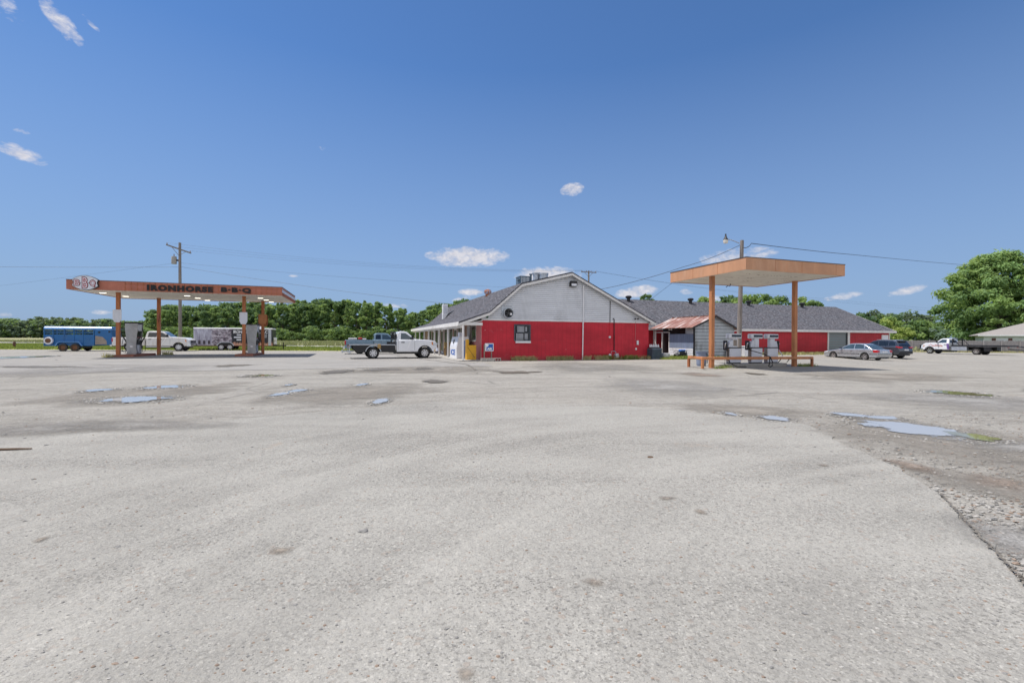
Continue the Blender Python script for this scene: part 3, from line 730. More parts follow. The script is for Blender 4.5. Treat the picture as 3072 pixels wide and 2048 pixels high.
# exhaust fan
fan = MB().box(1.30, 2.03, -.045, -.031, 2.70, 3.50).build('exhaust_fan', 'galvanised', st)
MB().lathe([(.24, -.03), (.335, -.03), (.335, -.30), (.30, -.30), (.25, -.05)], (1.73, 0, 3.06), 28, 'y').build('fan_shroud', 'galvanised', fan, smooth=40)
m = MB().lathe([(.0, -.06), (.25, -.06)], (1.73, 0, 3.06), 24, 'y')
m.build('fan_cavity', 'black_paint', fan)
m = MB().lathe([(.0, -.19), (.07, -.18), (.08, -.08)], (1.73, 0, 3.06), 12, 'y')
for i in range(5):
    a = i*1.2566+.4; ca, sa = math.cos(a), math.sin(a)
    m.quad((1.73+.06*ca, -.16, 3.06+.06*sa), (1.73+.22*ca-.06*sa, -.17, 3.06+.22*sa+.06*ca), (1.73+.22*ca+.09*sa, -.11, 3.06+.22*sa-.09*ca))
m.build('fan_blades', 'dark_metal', fan); MB().box(1.84, 1.97, -.24, -.09, 2.93, 3.07).build('fan_motor', 'bright_white', fan, bevel=.02)
MB().lathe([(0, -.045), (.085, -.04), (.09, -.02)], (.36, 0, 2.80), 14, 'y').build('badge', 'green_dark', st, smooth=30)
# gable lamp, pipes, conduits
vt = MB().prism([(6.12, 5.02), (6.16, 4.95), (6.58, 4.95), (6.64, 5.1), (6.64, 5.26), (6.58, 5.33), (6.18, 5.33), (6.12, 5.2)], -.22, -.02).build('gable_lamp', 'black_plastic', st)
MB().box(6.20, 6.58, -.235, -.222, 5.0, 5.16).build('lamp_lens', 'dirty_white', vt)
MB().tube([(7.18, -.07, 5.12), (7.18, -.07, 2.66), (7.16, -.075, 2.5), (7.13, -.075, -.02)], .043, 8).build('drain_pipe', 'bright_white', st, smooth=50)
MB().tube([(9.28, -.05, 4.09), (9.27, -.05, 2.6)], .022, 6).build('conduit', 'dark_metal', st)
cb = MB().tube([(9.27, -.04, 2.6), (9.26, -.04, 1.62)], .016, 6).build('conduit', 'red_wall', st); MB().lathe([(0, -.09), (.075, -.085), (.08, -.01)], (9.26, 0, 1.56), 12, 'y').build('junction_box', 'dirty_white', cb)
MB().tube([(9.52, -.05, 2.83), (9.56, -.05, 2.86), (9.60, -.05, 2.80), (9.62, -.05, .58)], .030, 7).build('vent_pipe', 'black_paint', st, smooth=50)
fl = MB().tube([(11.36, -.04, 2.68), (11.33, -.04, 1.3)], .012, 5).build('conduit', 'pink_paint', st)
fh = MB().box(11.30, 11.40, -.06, 0, 2.66, 2.8).build('flood_lamp', 'dirty_white', st)
for dx in (-.11, .11): MB().lathe([(.02, 0), (.055, -.12), (.06, -.16), (0, -.16)], (11.35+dx, -.05, 2.87), 10, 'y').build('lamp_head', 'black_plastic', fh)
MB().box(11.46, 11.60, -.09, 0, 1.02, 1.33).build('meter_box', 'dirty_white', st, bevel=.01); MB().box(11.36, 11.46, -.07, 0, .66, .80).build('outlet_box', 'bright_white', st)
mtr = MB().tube([(9.62, -.10, .58), (9.36, -.10, .58), (9.36, -.10, .10)], .022, 6).tube([(9.62, -.1, .58), (9.72, -.1, .52), (9.72, -.1, .4)], .022, 6).build('gas_meter', 'galvanised', st)
m = MB().box(9.62, 9.86, -.26, -.06, .12, .42); m.cyl((9.66, -.3, .3), (9.66, -.02, .3), .09, 12); m.build('meter_body', 'galvanised', mtr, bevel=.02)
MB().sph((9.22, -.14, .30), .10, (1, .7, 1)).build('regulator', 'dirty_white', mtr, smooth=60)
MB().tube([(7.85, -.06, .38), (9.2, -.06, .38)], .025, 6).build('gas_pipe', 'red_wall', st)
# roof equipment
def on_roof(s): return roof_z(s)
ac = MB().box(2.92, 3.62, .9, 1.8, 5.14, 5.62).build('rooftop_unit', 'blue_grey_metal', roof, bevel=.02)
m = MB()
for i in range(6): m.box(3.0+i*.1, 3.05+i*.1, .885, .899, 5.18, 5.58)
m.build('louvre', 'galvanised', ac); MB().box(2.78, 2.92, 1.0, 1.3, 5.36, 5.48).build('bracket', 'blue_grey_metal', ac); MB().box(2.9, 3.64, .88, 1.82, 5.62, 5.66).build('unit_lid', 'blue_grey_metal', ac)
MB().cyl((3.72, 1.0, 5.2), (3.72, 1.0, 5.82), .07, 10).lathe([(.0, 5.86), (.13, 5.84), (.13, 5.78), (.07, 5.78)], (3.72, 1.0, 0), 10).build('vent_pipe', 'blue_grey_metal', roof)
def turbine(s, t, mt, r=.26, base=.25):
    z0 = on_roof(s)
    b = MB().lathe([(r*.62, z0-.1), (r*.62, z0+base)], (s, t, 0), 14).build('turbine_vent', mt, roof, smooth=30)
    m = MB()
    for i in range(14):
        a = i*.4488; ca, sa, cb_, sb = math.cos(a), math.sin(a), math.cos(a+.3), math.sin(a+.3)
        pr = [(r*.72, 0), (r, .1), (r*1.05, .2), (r*.85, .32), (r*.3, .38)]
        for (r0, h0), (r1, h1) in zip(pr[:-1], pr[1:]): m.quad((s+r0*ca, t+r0*sa, z0+base+h0), (s+r0*cb_, t+r0*sb, z0+base+h0), (s+r1*cb_*.97, t+r1*sb*.97, z0+base+h1), (s+r1*ca*.97, t+r1*sa*.97, z0+base+h1))
    m.lathe([(r*.35, z0+base+.37), (0, z0+base+.40)], (s, t, 0), 12); m.build('turbine_head', mt, b)
turbine(2.5, 7.5, 'rust_orange', .3, .1)
b = MB().lathe([(.24, 5.5), (.24, 6.02), (.30, 6.02), (.30, 6.12), (.0, 6.16)], (4.6, 2.2, 0), 18).build('exhaust_stack', 'galvanised', roof, smooth=30)
MB().lathe([(.30, 5.55), (.30, 5.95)], (5.0, 1.8, 0), 18).lathe([(.34, 5.95), (.34, 6.05), (.0, 6.08)], (5.0, 1.8, 0), 18).build('exhaust_stack', 'galvanised', roof, smooth=30)
hd = MB().box(.55, 1.05, 16.9, 17.4, 3.3, 4.8).build('chimney', 'bright_white', roof, bevel=.02)
m = MB()
for k in range(6): m.box(.60, 1.0, 16.87, 16.899, 3.95+k*.13, 4.03+k*.13)
m.build('louvre', 'sign_white', hd)
m = MB().prism([(.50, 3.05), (1.1, 3.62), (1.7, 4.25), (1.05, 3.85)], 16.8, 17.5); m.build('flashing', 'dark_metal', hd)

# ------------------------------------------------------------------ warehouse behind
wh = thing('warehouse', 'long low red warehouse with grey shingle roof and roll-up door', 'building', ORG, SITE)
T0, S0, S1, RT, RZ = 6.5, 12.7, 48.35, 13.0, 5.56
MB().box(S0, S1, T0, T0+.18, -.5, 2.5).build('front_wall', 'red_warehouse_wall', wh)
MB().box(17.55, 17.68, T0-.04, T0-.001, -.3, 2.4).build('corner_trim', 'white_trim', wh)
m = MB().box(S1-.18, S1, T0+.18, 19.5, -.5, 2.5); m.build('side_wall', 'red_warehouse_wall', wh)
m = MB().prism([(T0, 2.5), (19.5, 2.5), (RT, RZ-.15)], S1-.17, S1-.01, 'x'); m.build('gable_wall', 'red_warehouse_wall', wh)
MB().box(S0, S1-.18, 19.3, 19.5, -.5, 2.5).build('rear_wall', 'red_warehouse_wall', wh)
m = MB().prism([(6.2, 2.44), (RT, RZ), (19.8, 2.44), (19.8, 2.32), (RT, RZ-.14), (6.2, 2.32)], S0, 48.95, 'x'); wroof = m.build('roof', 'shingle_warehouse', wh)
MB().box(S0, 48.98, 6.15, 6.198, 2.24, 2.46).build('eave_board', 'white_trim', wroof)
m = MB().prism([(6.15, 2.43), (RT, RZ-.01), (19.85, 2.43), (19.85, 2.25), (RT, RZ-.2), (6.15, 2.25)], 48.951, 48.98, 'x'); m.build('rake_board', 'white_trim', wroof)
MB().box(S0, S1, 6.2, 6.49, 2.24, 2.27).build('soffit', 'white_trim', wh)
dr = MB()
for k in range(9): dr.prism([(-.06+T0, .02+k*.25), (-.035+T0, .25+k*.25), (T0, .25+k*.25), (T0, .02+k*.25)], 39.05, 41.75, 'x')
dr = dr.build('roll_up_door', 'green_shutter', wh)
MB().box(38.9, 39.04, T0-.09, T0-.001, -.3, 2.42).box(41.76, 42.1, T0-.09, T0-.001, -.3, 2.42).box(39.04, 41.76, T0-.09, T0-.001, 2.28, 2.42).build('door_frame', 'white_trim', dr)
MB().box(41.55, 41.75, T0-.1, T0-.061, .02, 2.27).build('door_track', 'black_paint', dr)
hw = MB().box(47.06, 48.12, T0-.05, T0-.001, .9, 2.03).build('boarded_window', 'white_trim', wh); MB().box(47.15, 48.0, T0-.065, T0-.051, .98, 1.94).build('window_board', 'sign_white', hw)
MB().box(S1-.1, S1+.03, T0-.03, T0-.001, -.4, 2.3).build('corner_trim', 'white_trim', wh)
for s in (18.8, 26.5, 34.5, 42.6):
    zt = 2.44+(12.4-6.2)/(RT-6.2)*(RZ-2.44)
    v = MB().lathe([(.17, zt-.15), (.17, zt+.30)], (s, 12.4, 0), 12).build('roof_vent', 'black_plastic', wroof, smooth=30)
    MB().lathe([(.20, zt+.30), (.30, zt+.36), (.32, zt+.5), (.2, zt+.58), (0, zt+.6)], (s, 12.4, 0), 12).build('vent_cap', 'black_plastic', v, smooth=40)

# ------------------------------------------------------------------ shed with rusty roof
sh = thing('shed', 'grey boarded shed with a rusty tin roof between store and warehouse', 'shed', site(18.89, .6), SITE)
xl, xr, zl, zr, zp = -1.87, 1.99, 2.54, 2.42, 3.29
m = MB(); z = -.3
def gw(zz):
    if zz <= zr: return xl, xr
    return (xl if zz <= zl else xl+(zz-zl)/(zp-zl)*(0-xl)), xr-(zz-zr)/(zp-zr)*xr
while z < zp-.01:
    z1 = min(z+.255, zp); a0, b0 = gw(z); a1, b1 = gw(z1)
    m.add([(a0, -.02, z), (b0, -.02, z), (b1, .0, z1-.03), (a1, .0, z1-.03), (a0, .02, z), (b0, .02, z)], [(0, 1, 2, 3), (0, 4, 5, 1)]); z = z1
m.build('gable_wall', 'grey_boards', sh, fix=False)
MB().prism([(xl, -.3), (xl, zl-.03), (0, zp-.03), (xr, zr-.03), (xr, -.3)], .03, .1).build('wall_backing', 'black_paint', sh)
MB().box(xr-.06, xr, .1, 5.0, -.3, zr).build('side_wall', 'grey_boards', sh)
MB().box(xl, xl+.05, .1, 2.95, .75, 1.86).build('side_panel', 'blue_board', sh)
m = MB()
for k in range(5): m.box(xl-.02-.004*(k % 2), xl+.05, .12, 2.95, -.2+k*.19, -.03+k*.19)
m.build('lower_boards', 'dirty_white', sh)
MB().box(xl, xl+.05, .1, 1.0, 1.865, zl-.05).build('side_panel', 'grey_boards', sh)
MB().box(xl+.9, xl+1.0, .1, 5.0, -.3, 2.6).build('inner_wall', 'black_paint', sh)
MB().box(xl-.01, xl+.06, -.03, .1, -.3, zl-.06).build('corner_post', 'black_paint', sh)
for t in (3.0, 3.93, 4.85): MB().box(xl-.02, xl+.06, t-.04, t+.04, -.1, 2.02 if t < 4.5 else 2.5).build('door_post', 'white_trim', sh)
MB().box(xl-.02, xl+.06, 3.045, 4.80, 1.98, 2.05).build('door_lintel', 'white_trim', sh)
m = MB().prism([(xl-.42, zl-.19), (0, zp+.02), (xr+.42, zr-.20), (xr+.42, zr-.24), (0, zp-.03), (xl-.42, zl-.23)], -.25, 5.05); rf = m.build('roof', 'rusty_tin', sh)
MB().prism([(xl-.42, zl-.20), (0, zp+.01), (xr+.42, zr-.21), (xr+.42, zr-.33), (0, zp-.12), (xl-.42, zl-.32)], -.285, -.252).build('rake_board', 'black_paint', rf)
MB().box(-.09, .09, -.25, 5.05, zp+.02, zp+.05).build('ridge_cap', 'rusty_tin', rf)
fl = MB().box(xl-.06, xl+.05, 2.6, 2.8, 2.2, 2.34).build('flood_lamp', 'dark_metal', sh)
for dt in (-.14, .14): MB().sph((xl-.12, 2.7+dt, 2.24), .075).build('lamp_bulb', 'bright_white', fl, smooth=60)

# ------------------------------------------------------------------ fuel canopies
def canopy_slab(parent, w, d, zu, zt, fasc, soff):
    MB().box(.04, w-.04, .04, d-.04, zu+.02, zt-.06).build('roof_deck', 'galvanised', parent)
    m = MB().box(.06, w-.06, .06, d-.06, zu+.0, zu+.018); sf = m.build('soffit', soff, parent)
    m = MB()
    y = .45
    while y < d-.2: m.box(.07, w-.07, y, y+.012, zu-.006, zu-.0005); y += .405
    m.build('soffit_joints', 'off_white_soffit', sf)
    f = MB().box(0, w, 0, .038, zu-.03, zt).box(0, w, d-.038, d, zu-.03, zt).box(0, .038, .038, d-.038, zu-.03, zt).box(w-.038, w, .038, d-.038, zu-.03, zt).build('fascia', fasc, parent)
    MB().box(-.015, w+.015, -.015, .05, zt, zt+.03).box(-.015, w+.015, d-.05, d+.015, zt, zt+.03).box(-.015, .05, .05, d-.05, zt, zt+.03).box(w-.05, w+.015, .05, d-.05, zt, zt+.03).build('roof_edge', 'dark_metal', f)
    return f
def column(parent, s, t, zt, w=.21, mt='orange_post', z0=-.15):
    m = MB().box(s-w/2, s+w/2, t-w/2, t-w/2+.012, z0, zt).box(s-w/2, s+w/2, t+w/2-.012, t+w/2, z0, zt).box(s-.05, s+.05, t-w/2+.012, t+w/2-.012, z0, zt)
    m.box(s-w/2, s-w/2+.012, t-w/2+.012, t+w/2-.012, z0, zt).box(s+w/2-.012, s+w/2, t-w/2+.012, t+w/2-.012, z0, zt)
    return m.build('column', mt, parent)

LC = thing('sign_canopy', 'long flat fuel canopy with black lettering on brick orange fascia, over two tall pumps', 'canopy', ORG_LC, SITE)
lw, ld, zu, zt = 12.5, 7.6, 4.49, 5.07
fas = canopy_slab(LC, lw, ld, zu, zt, 'brick_orange_fascia', 'left_soffit')
MB().box(3.05, lw+.012, -.012, -.001, 4.70, 4.84).build('fascia_band', 'brick_orange_fascia', fas)
MB().box(lw+.001, lw+.012, 0, ld, 4.70, 4.90).build('fascia_band', 'sign_white', fas)
m = MB(); s = 3.1
while s < lw: m.box(s, s+.022, -.0215, -.0005, zu-.02, zt-.02); s += .335
t = .2
while t < ld: m.box(lw+.0005, lw+.02, t, t+.022, zu-.02, 4.70); t += .335
m.box(3.1, lw+.02, -.021, -.001, zu+.08, zu+.095); m.box(3.1, lw+.02, -.021, -.001, 4.93, 4.945)
m.build('panel_frames', 'rust_orange', fas)
for (s, t) in ((1.98, 1.9), (9.68, 1.9), (2.88, 6.2), (10.2, 6.2)):
    c = column(LC, s, t, zu, mt='red_orange_post')
def board(parent, s, t, z0, z1, w, mt):
    h = w/2; m = MB().prism([(s-h, z1), (s-h, z0+.22), (s-h+.10, z0), (s+h-.10, z0), (s+h, z0+.22), (s+h, z1)], t-.03, t)
    return m.build('price_board', mt, parent)
board(LC, 1.96, 1.9-.106, 2.42, 3.30, .50, 'sign_white'); board(LC, 9.66, 1.9-.106, 2.40, 3.29, .52, 'sign_white')
board(LC, 10.2, 6.2-.106, 2.55, 3.35, .62, 'orange_post'); board(LC, 10.2, 6.2+.137, 2.35, 3.25, .72, 'rust_orange'); board(LC, 2.88, 6.2-.106, 2.55, 3.3, .14, 'brick_orange_fascia')
for (s, t) in ((.9, 2.4), (5.8, 2.75), (5.9, 4.8), (6.0, 6.9), (10.6, 2.9), (10.7, 4.7), (10.72, 6.9), (1.2, 5.0)):
    lb = MB().box(s-.22, s+.22, t-.14, t+.14, zu-.03, zu-.001).build('ceiling_lamp', 'white_trim', LC); MB().box(s-.17, s+.17, t-.10, t+.10, zu-.045, zu-.031).build('lamp_panel', 'canopy_lamp', lb)
text_mesh('lettering', 'IRONHORSE', 3.84, .40, .05, 'sign_black', LC, (4.33, -.024, 4.525), FACE_N, .062, 1.2)
text_mesh('lettering', 'B·B·Q', 1.86, .40, .05, 'sign_black', LC, (8.65, -.024, 4.525), FACE_N, .062, 1.18)
# oval sign over the fascia
ov = []; n = 14
for i in range(n+1): a = -1+2*i/n; ov.append((1.07+a*.66, 4.89-.27+.02-(.43-.25)*(1-a*a)+.0))
ov = [(1.07-.66, 4.71)]+[(1.07+(-1+2*i/n)*.66, 4.69-.25*(1-(-1+2*i/n)**2)) for i in range(n+1)]
ov += [(1.07+.60, 4.89)]+[(1.07-(-1+2*i/n)*.66, 5.09+.24*(1-(-1+2*i/n)**2)) for i in range(n+1)]+[(1.07-.60, 4.89)]
cx_, cz_ = 1.07, 4.89
sg = MB().prism([(cx_+(x-cx_)*1.035, cz_+(z-cz_)*1.06) for x, z in ov[1:]], -.20, -.03).build('oval_sign', 'dark_metal', LC)
MB().prism(ov[1:], -.215, -.201).build('sign_face', 'sign_white', sg)
for ch, x, z, w, h in (('B', .50, 4.68, .31, .40), ('B', .92, 4.52, .30, .73), ('Q', 1.31, 4.62, .31, .46)):
    text_mesh('letter_outline', ch, w+.04, h+.04, .006, 'sign_black', sg, (x-.02, -.216, z-.02), FACE_N, .055)
    l_ = text_mesh('letter', ch, w, h, .006, 'sign_red', sg, (x, -.2225, z), FACE_N, .045)
    text_mesh('letter_core', ch, w-.055, h-.055, .005, 'sign_white', sg, (x+.0275, -.229, z+.0275), FACE_N, -.012)
for x in (.845, 1.265): MB().box(x-.025, x+.025, -.224, -.216, 4.86, 4.90).build('letter', 'sign_black', sg)

def island(label, o, s0, s1, t0, t1, h, mt, z=0):
    m = MB().box(s0, s1, t0, t1, -.2, h); i = m.build('pump_island', mt, None, bevel=.03, seg=3); i.location = o; i.rotation_euler = (0, 0, R_(SITE)); return tag(i, label, 'pump island', 'fuel pump islands')
island('red brown island below the tall pump on the oval sign side', ORG_LC, 1.7, 2.9, 1.75, 5.6, .17, 'brick_red_concrete')
island('red brown island below the tall pump before the concession trailer', ORG_LC, 9.1, 10.3, 1.75, 5.6, .17, 'brick_red_concrete')
island('grey concrete island carrying three old white pumps', ORG_RC, 1.05, 5.6, 2.66, 3.6, .17, 'concrete')

def tall_pump(s, t, label):
    p = thing('tall_pump', label, 'fuel pump', site(s, t, .17, ORG_LC), SITE, 'tall fuel pumps under the lettered canopy')
    w, d = .62, 1.0     # along e, along n
    # body flares outward towards the top
    m = MB(); prof = [(0, .29), (.75, .29), (1.35, .33), (1.75, .38), (2.22, .38)]
    MB().prism([(-h+.06 if i else -h+.06, z) for i, (z, h) in enumerate(prof)]+[(h-.06, z) for z, h in reversed(prof)], -.42, .42).build('body', 'dark_metal', p)
    for y0, y1 in ((-.455, -.42), (.42, .455)):
        MB().prism([(-h, z) for z, h in prof]+[(h, z) for z, h in reversed(prof)], y0, y1).build('end_panel', 'pump_grey', p, bevel=.008)
    MB().sph((.0, -.455, .55), .09, (1.1, .1, .7)).build('emblem', 'bright_white', p, smooth=60)
    MB().box(-.42, .42, -.47, .47, 2.22, 2.30).build('top_cap', 'black_paint', p, bevel=.01)
    for sg_ in (1, -1):
        MB().box(*sorted((sg_*.235, sg_*.255)), -.40, .40, .06, .66).build('lower_panel', 'sign_white', p)
        lp = MB().box(*sorted((sg_*.27, sg_*.31)), -.36, .36, .74, 1.22).build('selector_panel', 'black_plastic', p)
        m = MB()
        for i in range(3): m.box(*sorted((sg_*.311, sg_*.322)), -.3+i*.22, -.14+i*.22, .98, 1.16)
        m.build('grade_buttons', 'dirty_white', lp)
        MB().box(*sorted((sg_*.311, sg_*.318)), -.32, .32, 1.18, 1.22).build('grade_strip', 'sign_red', lp)
        MB().box(*sorted((sg_*.275, sg_*.315)), -.34, .34, 1.28, 1.62).build('display', 'glass_dark', p)
        MB().box(*sorted((sg_*.325, sg_*.345)), -.32, .32, 1.68, 2.16).build('advert_panel', 'dirty_white', p)
        for y in (-.40, .40):
            hz = 1.1
            h = MB().tube([(sg_*0.320, y, 1.95), (sg_*0.440, y*1.02, 1.5), (sg_*0.540, y*1.15, .75), (sg_*0.520, y*1.2, .25), (sg_*0.370, y*1.1, .05), (sg_*0.300, y*1.0, .5), (sg_*0.320, y*.98, .85)], .017, 5).build('hose', 'rubber', p, smooth=80)
            MB().tube([(sg_*0.320, y*.98, .85), (sg_*.43, y*.98, 1.12), (sg_*.47, y*.98, 1.2)], [.035, .045, .02], 6).build('nozzle', 'black_plastic', h)
    return p
tall_pump(2.25, 3.6, 'tall grey fuel pump beneath the canopy, between trailer and white crew cab pickup')
tall_pump(9.95, 3.6, 'tall grey fuel pump beneath the canopy, before the printed concession trailer')

RC = thing('plain_canopy', 'weathered plain orange fuel canopy on two posts over three old pumps', 'canopy', ORG_RC, SITE)
fas = canopy_slab(RC, 6.16, 5.2, 4.57, 5.08, 'orange_fascia', 'off_white_soffit')
m = MB()
for s in (1.72, 3.34, 5.55): m.box(s, s+.014, -.006, -.0005, 4.54, 5.08)
for t in (1.7, 3.4): m.box(-.006, -.0005, t, t+.014, 4.54, 5.08)
m.build('panel_joints', 'rust_orange', fas)
m = MB(); rs = random.Random(4)
for i in range(34):
    x, y = rs.choice(((1.2+i*.12, 1.2+rs.uniform(-.1, .1)), (1.5+i*.1, 3.3+rs.uniform(-.15, .1)), (1+i*.14, 2.3+rs.uniform(-.05, .3)))); m.box(x, x+rs.uniform(.04, .14), y, y+.02, 4.560, 4.5655)
m.build('soffit_stains', 'rusty_rim', RC)
MB().tube([(3.6, 4.6, 4.57), (3.55, 4.6, 4.42), (3.4, 4.62, 4.44), (3.3, 4.62, 4.36)], .02, 5).build('loose_bracket', 'black_paint', RC)
for s in (.36, 5.85):
    c = column(RC, s, 2.45, 4.57, .19)
    MB().box(s+.0955, s+.0995, 2.38, 2.50, .9, 2.05).build('paint_stripe', 'yellow_paint', c)
def old_pump(px0, px1, t, label, hose_right, tan):
    o = ORG_RC; s0, s1 = s_at(px0, t, o), s_at(px1, t, o); w = s1-s0; d = .27
    p = thing('old_pump', label, 'fuel pump', site(s0, t, .17, o), SITE, 'old white fuel pumps on the grey island')
    MB().box(.02, w-.02, .02, d-.02, 0, .05).build('plinth', 'black_paint', p)
    m = MB().box(0, w, 0, d, .05, .80); m.build('cabinet', 'rust_orange' if 0 else 'dirty_white', p, bevel=.02)
    MB().box(.02, w-.02, -.012, 0, .36, .79).build('front_door', 'sign_white', p, bevel=.004); MB().box(.02, w-.02, -.012, 0, .06, .33).build('lower_panel', 'sign_white', p, bevel=.004)
    MB().box(-.006, -.001, .03, d-.03, .08, .78).build('side_panel', 'bare_panel', p)
    MB().box(-.01, w+.01, -.015, d+.005, .80, .85).build('belt_strip', 'black_paint', p)
    c0 = .30*w; m = MB().box(c0, c0+.30, .04, d-.04, .85, 1.30).build('neck', 'dirty_white', p)
    MB().box(c0+.04, c0+.26, .025, .039, .92, 1.24).build('neck_panel', 'bare_panel' if tan else 'sign_white', m)
    sx = 1 if hose_right else -1; xx = c0+.30 if hose_right else c0
    MB().prism([(xx, .85), (xx+sx*.25, .85), (xx+sx*.16, 1.18), (xx, 1.18)], .06, d-.06).build('shoulder', 'sign_white', p)
    hd = MB().box(-.02, w+.02, -.02, d+.03, 1.30, 1.56).build('head', 'dirty_white', p, bevel=.05, seg=3)
    MB().box(.10, w-.03, -.028, -.021, 1.385, 1.505).build('display', 'glass_dark', hd); MB().box(-.038, -.031, .10, .112, 1.33, 1.53).build('head_seam', 'dark_metal', hd)
    hx = xx+sx*.27
    hl = MB().box(*sorted((hx-.02, hx+sx*.13)), .08, .30, .70, 1.2).build('nozzle_holder', 'black_plastic', p, bevel=.03)
    MB().tube([(hx+sx*.1, .18, .75), (hx+sx*.13, .12, 1.05), (hx+sx*.06, .1, 1.16)], [.03, .035, .02], 6).build('nozzle', 'alloy', hl)
    return p, w, hx
p1, w1, h1 = old_pump(2190, 2224, 2.85, 'old white fuel pump with tan neck, the one beside the light pole', False, True)
MB().tube([(h1, .1, .7), (h1-.12, -.05, .35), (h1-.05, -.12, .05), (h1+.2, -.35, -.14), (h1+.55, -.4, -.15), (h1+.75, -.38, -.14)], .02, 6).build('hose', 'rubber', p1, smooth=80)
MB().tube([(h1-.1, .1, .8), (h1-.35, -.1, .45), (h1-.55, -.3, .25), (h1-.62, -.35, .0), (h1-.45, -.35, -.15)], .018, 6).build('hose', 'rubber', p1, smooth=80)
p2, w2, h2 = old_pump(2256, 2288, 2.85, 'old white fuel pump with its hose looped over the guard rail', False, False)
MB().tube([(h2-.1, .05, .95), (h2-.2, -.1, .7), (h2+.0, -.3, .62), (h2+.3, -.55, .50), (h2+.42, -.78, .38), (h2+.36, -.82, .05), (h2+.33, -.8, -.10), (h2+.45, -.78, -.15), (h2+.60, -.78, -.08), (h2+.58, -.8, .1), (h2+.45, -.79, .36)], .024, 6).build('hose', 'rubber', p2, smooth=80)
p3, w3, h3 = old_pump(2304, 2335, 2.85, 'old white fuel pump nearest the right canopy post, hose on its right', True, False)
MB().tube([(h3+.1, .1, .7), (h3+.16, .1, .62), (h3+.32, .05, .38)], .022, 6).build('hose', 'dirty_white', p3, smooth=80)
MB().tube([(h3+.05, .1, .02), (h3+.25, .05, .25), (h3+.6, 0, .32), (h3+.75, 0, .2), (h3+.55, 0, .02), (h3+.75, 0, .25), (h3+1.05, -.05, .12), (h3+1.1, -.05, .0)], .02, 6).build('hose', 'rubber', p3, smooth=80)
# low guard rail
def grnd(o, s, t): p = site(s, t, 0, o); return gz(p.x, p.y)
gr = thing('guard_rail', 'low rusty orange pipe guard rail wrapped around the old pumps', 'guard rail', ORG_RC, SITE)
ra, rb_, rc_ = s_at(2108, 2.12, ORG_RC), s_at(2439, 2.12, ORG_RC), s_at(2066, 3.5, ORG_RC)
MB().bar((ra-.06, 2.12, .50), (rb_, 2.12, .46), .10, .14).build('rail', 'orange_post', gr, bevel=.02)
MB().bar((ra, 2.14, .505), (rc_, 3.5, .50), .10, .14).build('rail', 'orange_post', gr, bevel=.02)
for s, t in ((ra, 2.12), (rb_-.05, 2.13), (rc_, 3.48)):
    z0 = grnd(ORG_RC, s, t); MB().box(s-.055, s+.055, t-.05, t+.05, z0-.1, .43).build('post', 'rust_orange' if s != ra else 'orange_post', gr)

# ------------------------------------------------------------------ vehicles  (x forward, y left, z up, origin on the ground between the axles)
def wheel(parent, x, y, r, w, rim='alloy', tyre='rubber', spokes=6, name='wheel', rimr=.62):
    sgn = 1 if y > 0 else -1
    o = MB().lathe([(r*rimr, -w/2), (r*.93, -w/2), (r, -w*.32), (r, w*.32), (r*.93, w/2), (r*rimr, w/2)], (0, 0, 0), 26, 'y').build(name, tyre, parent, smooth=35, loc=(x, y, r))
    f = sgn*w/2
    m = MB().lathe([(0, f*.45), (r*rimr*.9, f*.35), (r*rimr, f*.95), (r*(rimr+.015), f*.98)], n=26, axis='y')
    rr = m.build('rim', 'dark_metal' if spokes else rim, o, smooth=40)
    if spokes:
        m = MB()
        for k in range(spokes):
            a = k*2*math.pi/spokes; c, s = math.cos(a), math.sin(a); q = r*rimr
            for (i, j) in ((.10, .98),):
                p = [(q*i*c-q*.16*s, q*i*s+q*.16*c), (q*i*c+q*.16*s, q*i*s-q*.16*c), (q*j*c+q*.20*s, q*j*s-q*.20*c), (q*j*c-q*.20*s, q*j*s+q*.20*c)]
                m.prism(p, *sorted((f*.55, f*.86)))
        m.lathe([(q*.97, f*.5), (q*1.0, f*.96), (q*.90, f*.96), (q*.88, f*.5)], n=26, axis='y').lathe([(0, f*.93), (q*.22, f*.9), (q*.25, f*.5)], n=12, axis='y')
        m.build('spokes', rim, o, smooth=35)
    return o
def arch(xc, r, zc, zb, n=10):
    """points of a wheel opening from rear to front"""
    a0 = math.asin(max(-1, min(1, (zb-zc)/r))); P = []
    for i in range(n+1):
        a = math.pi-a0-(math.pi-2*a0)*i/n; P.append((xc+r*math.cos(a), zc+r*math.sin(a)))
    return P
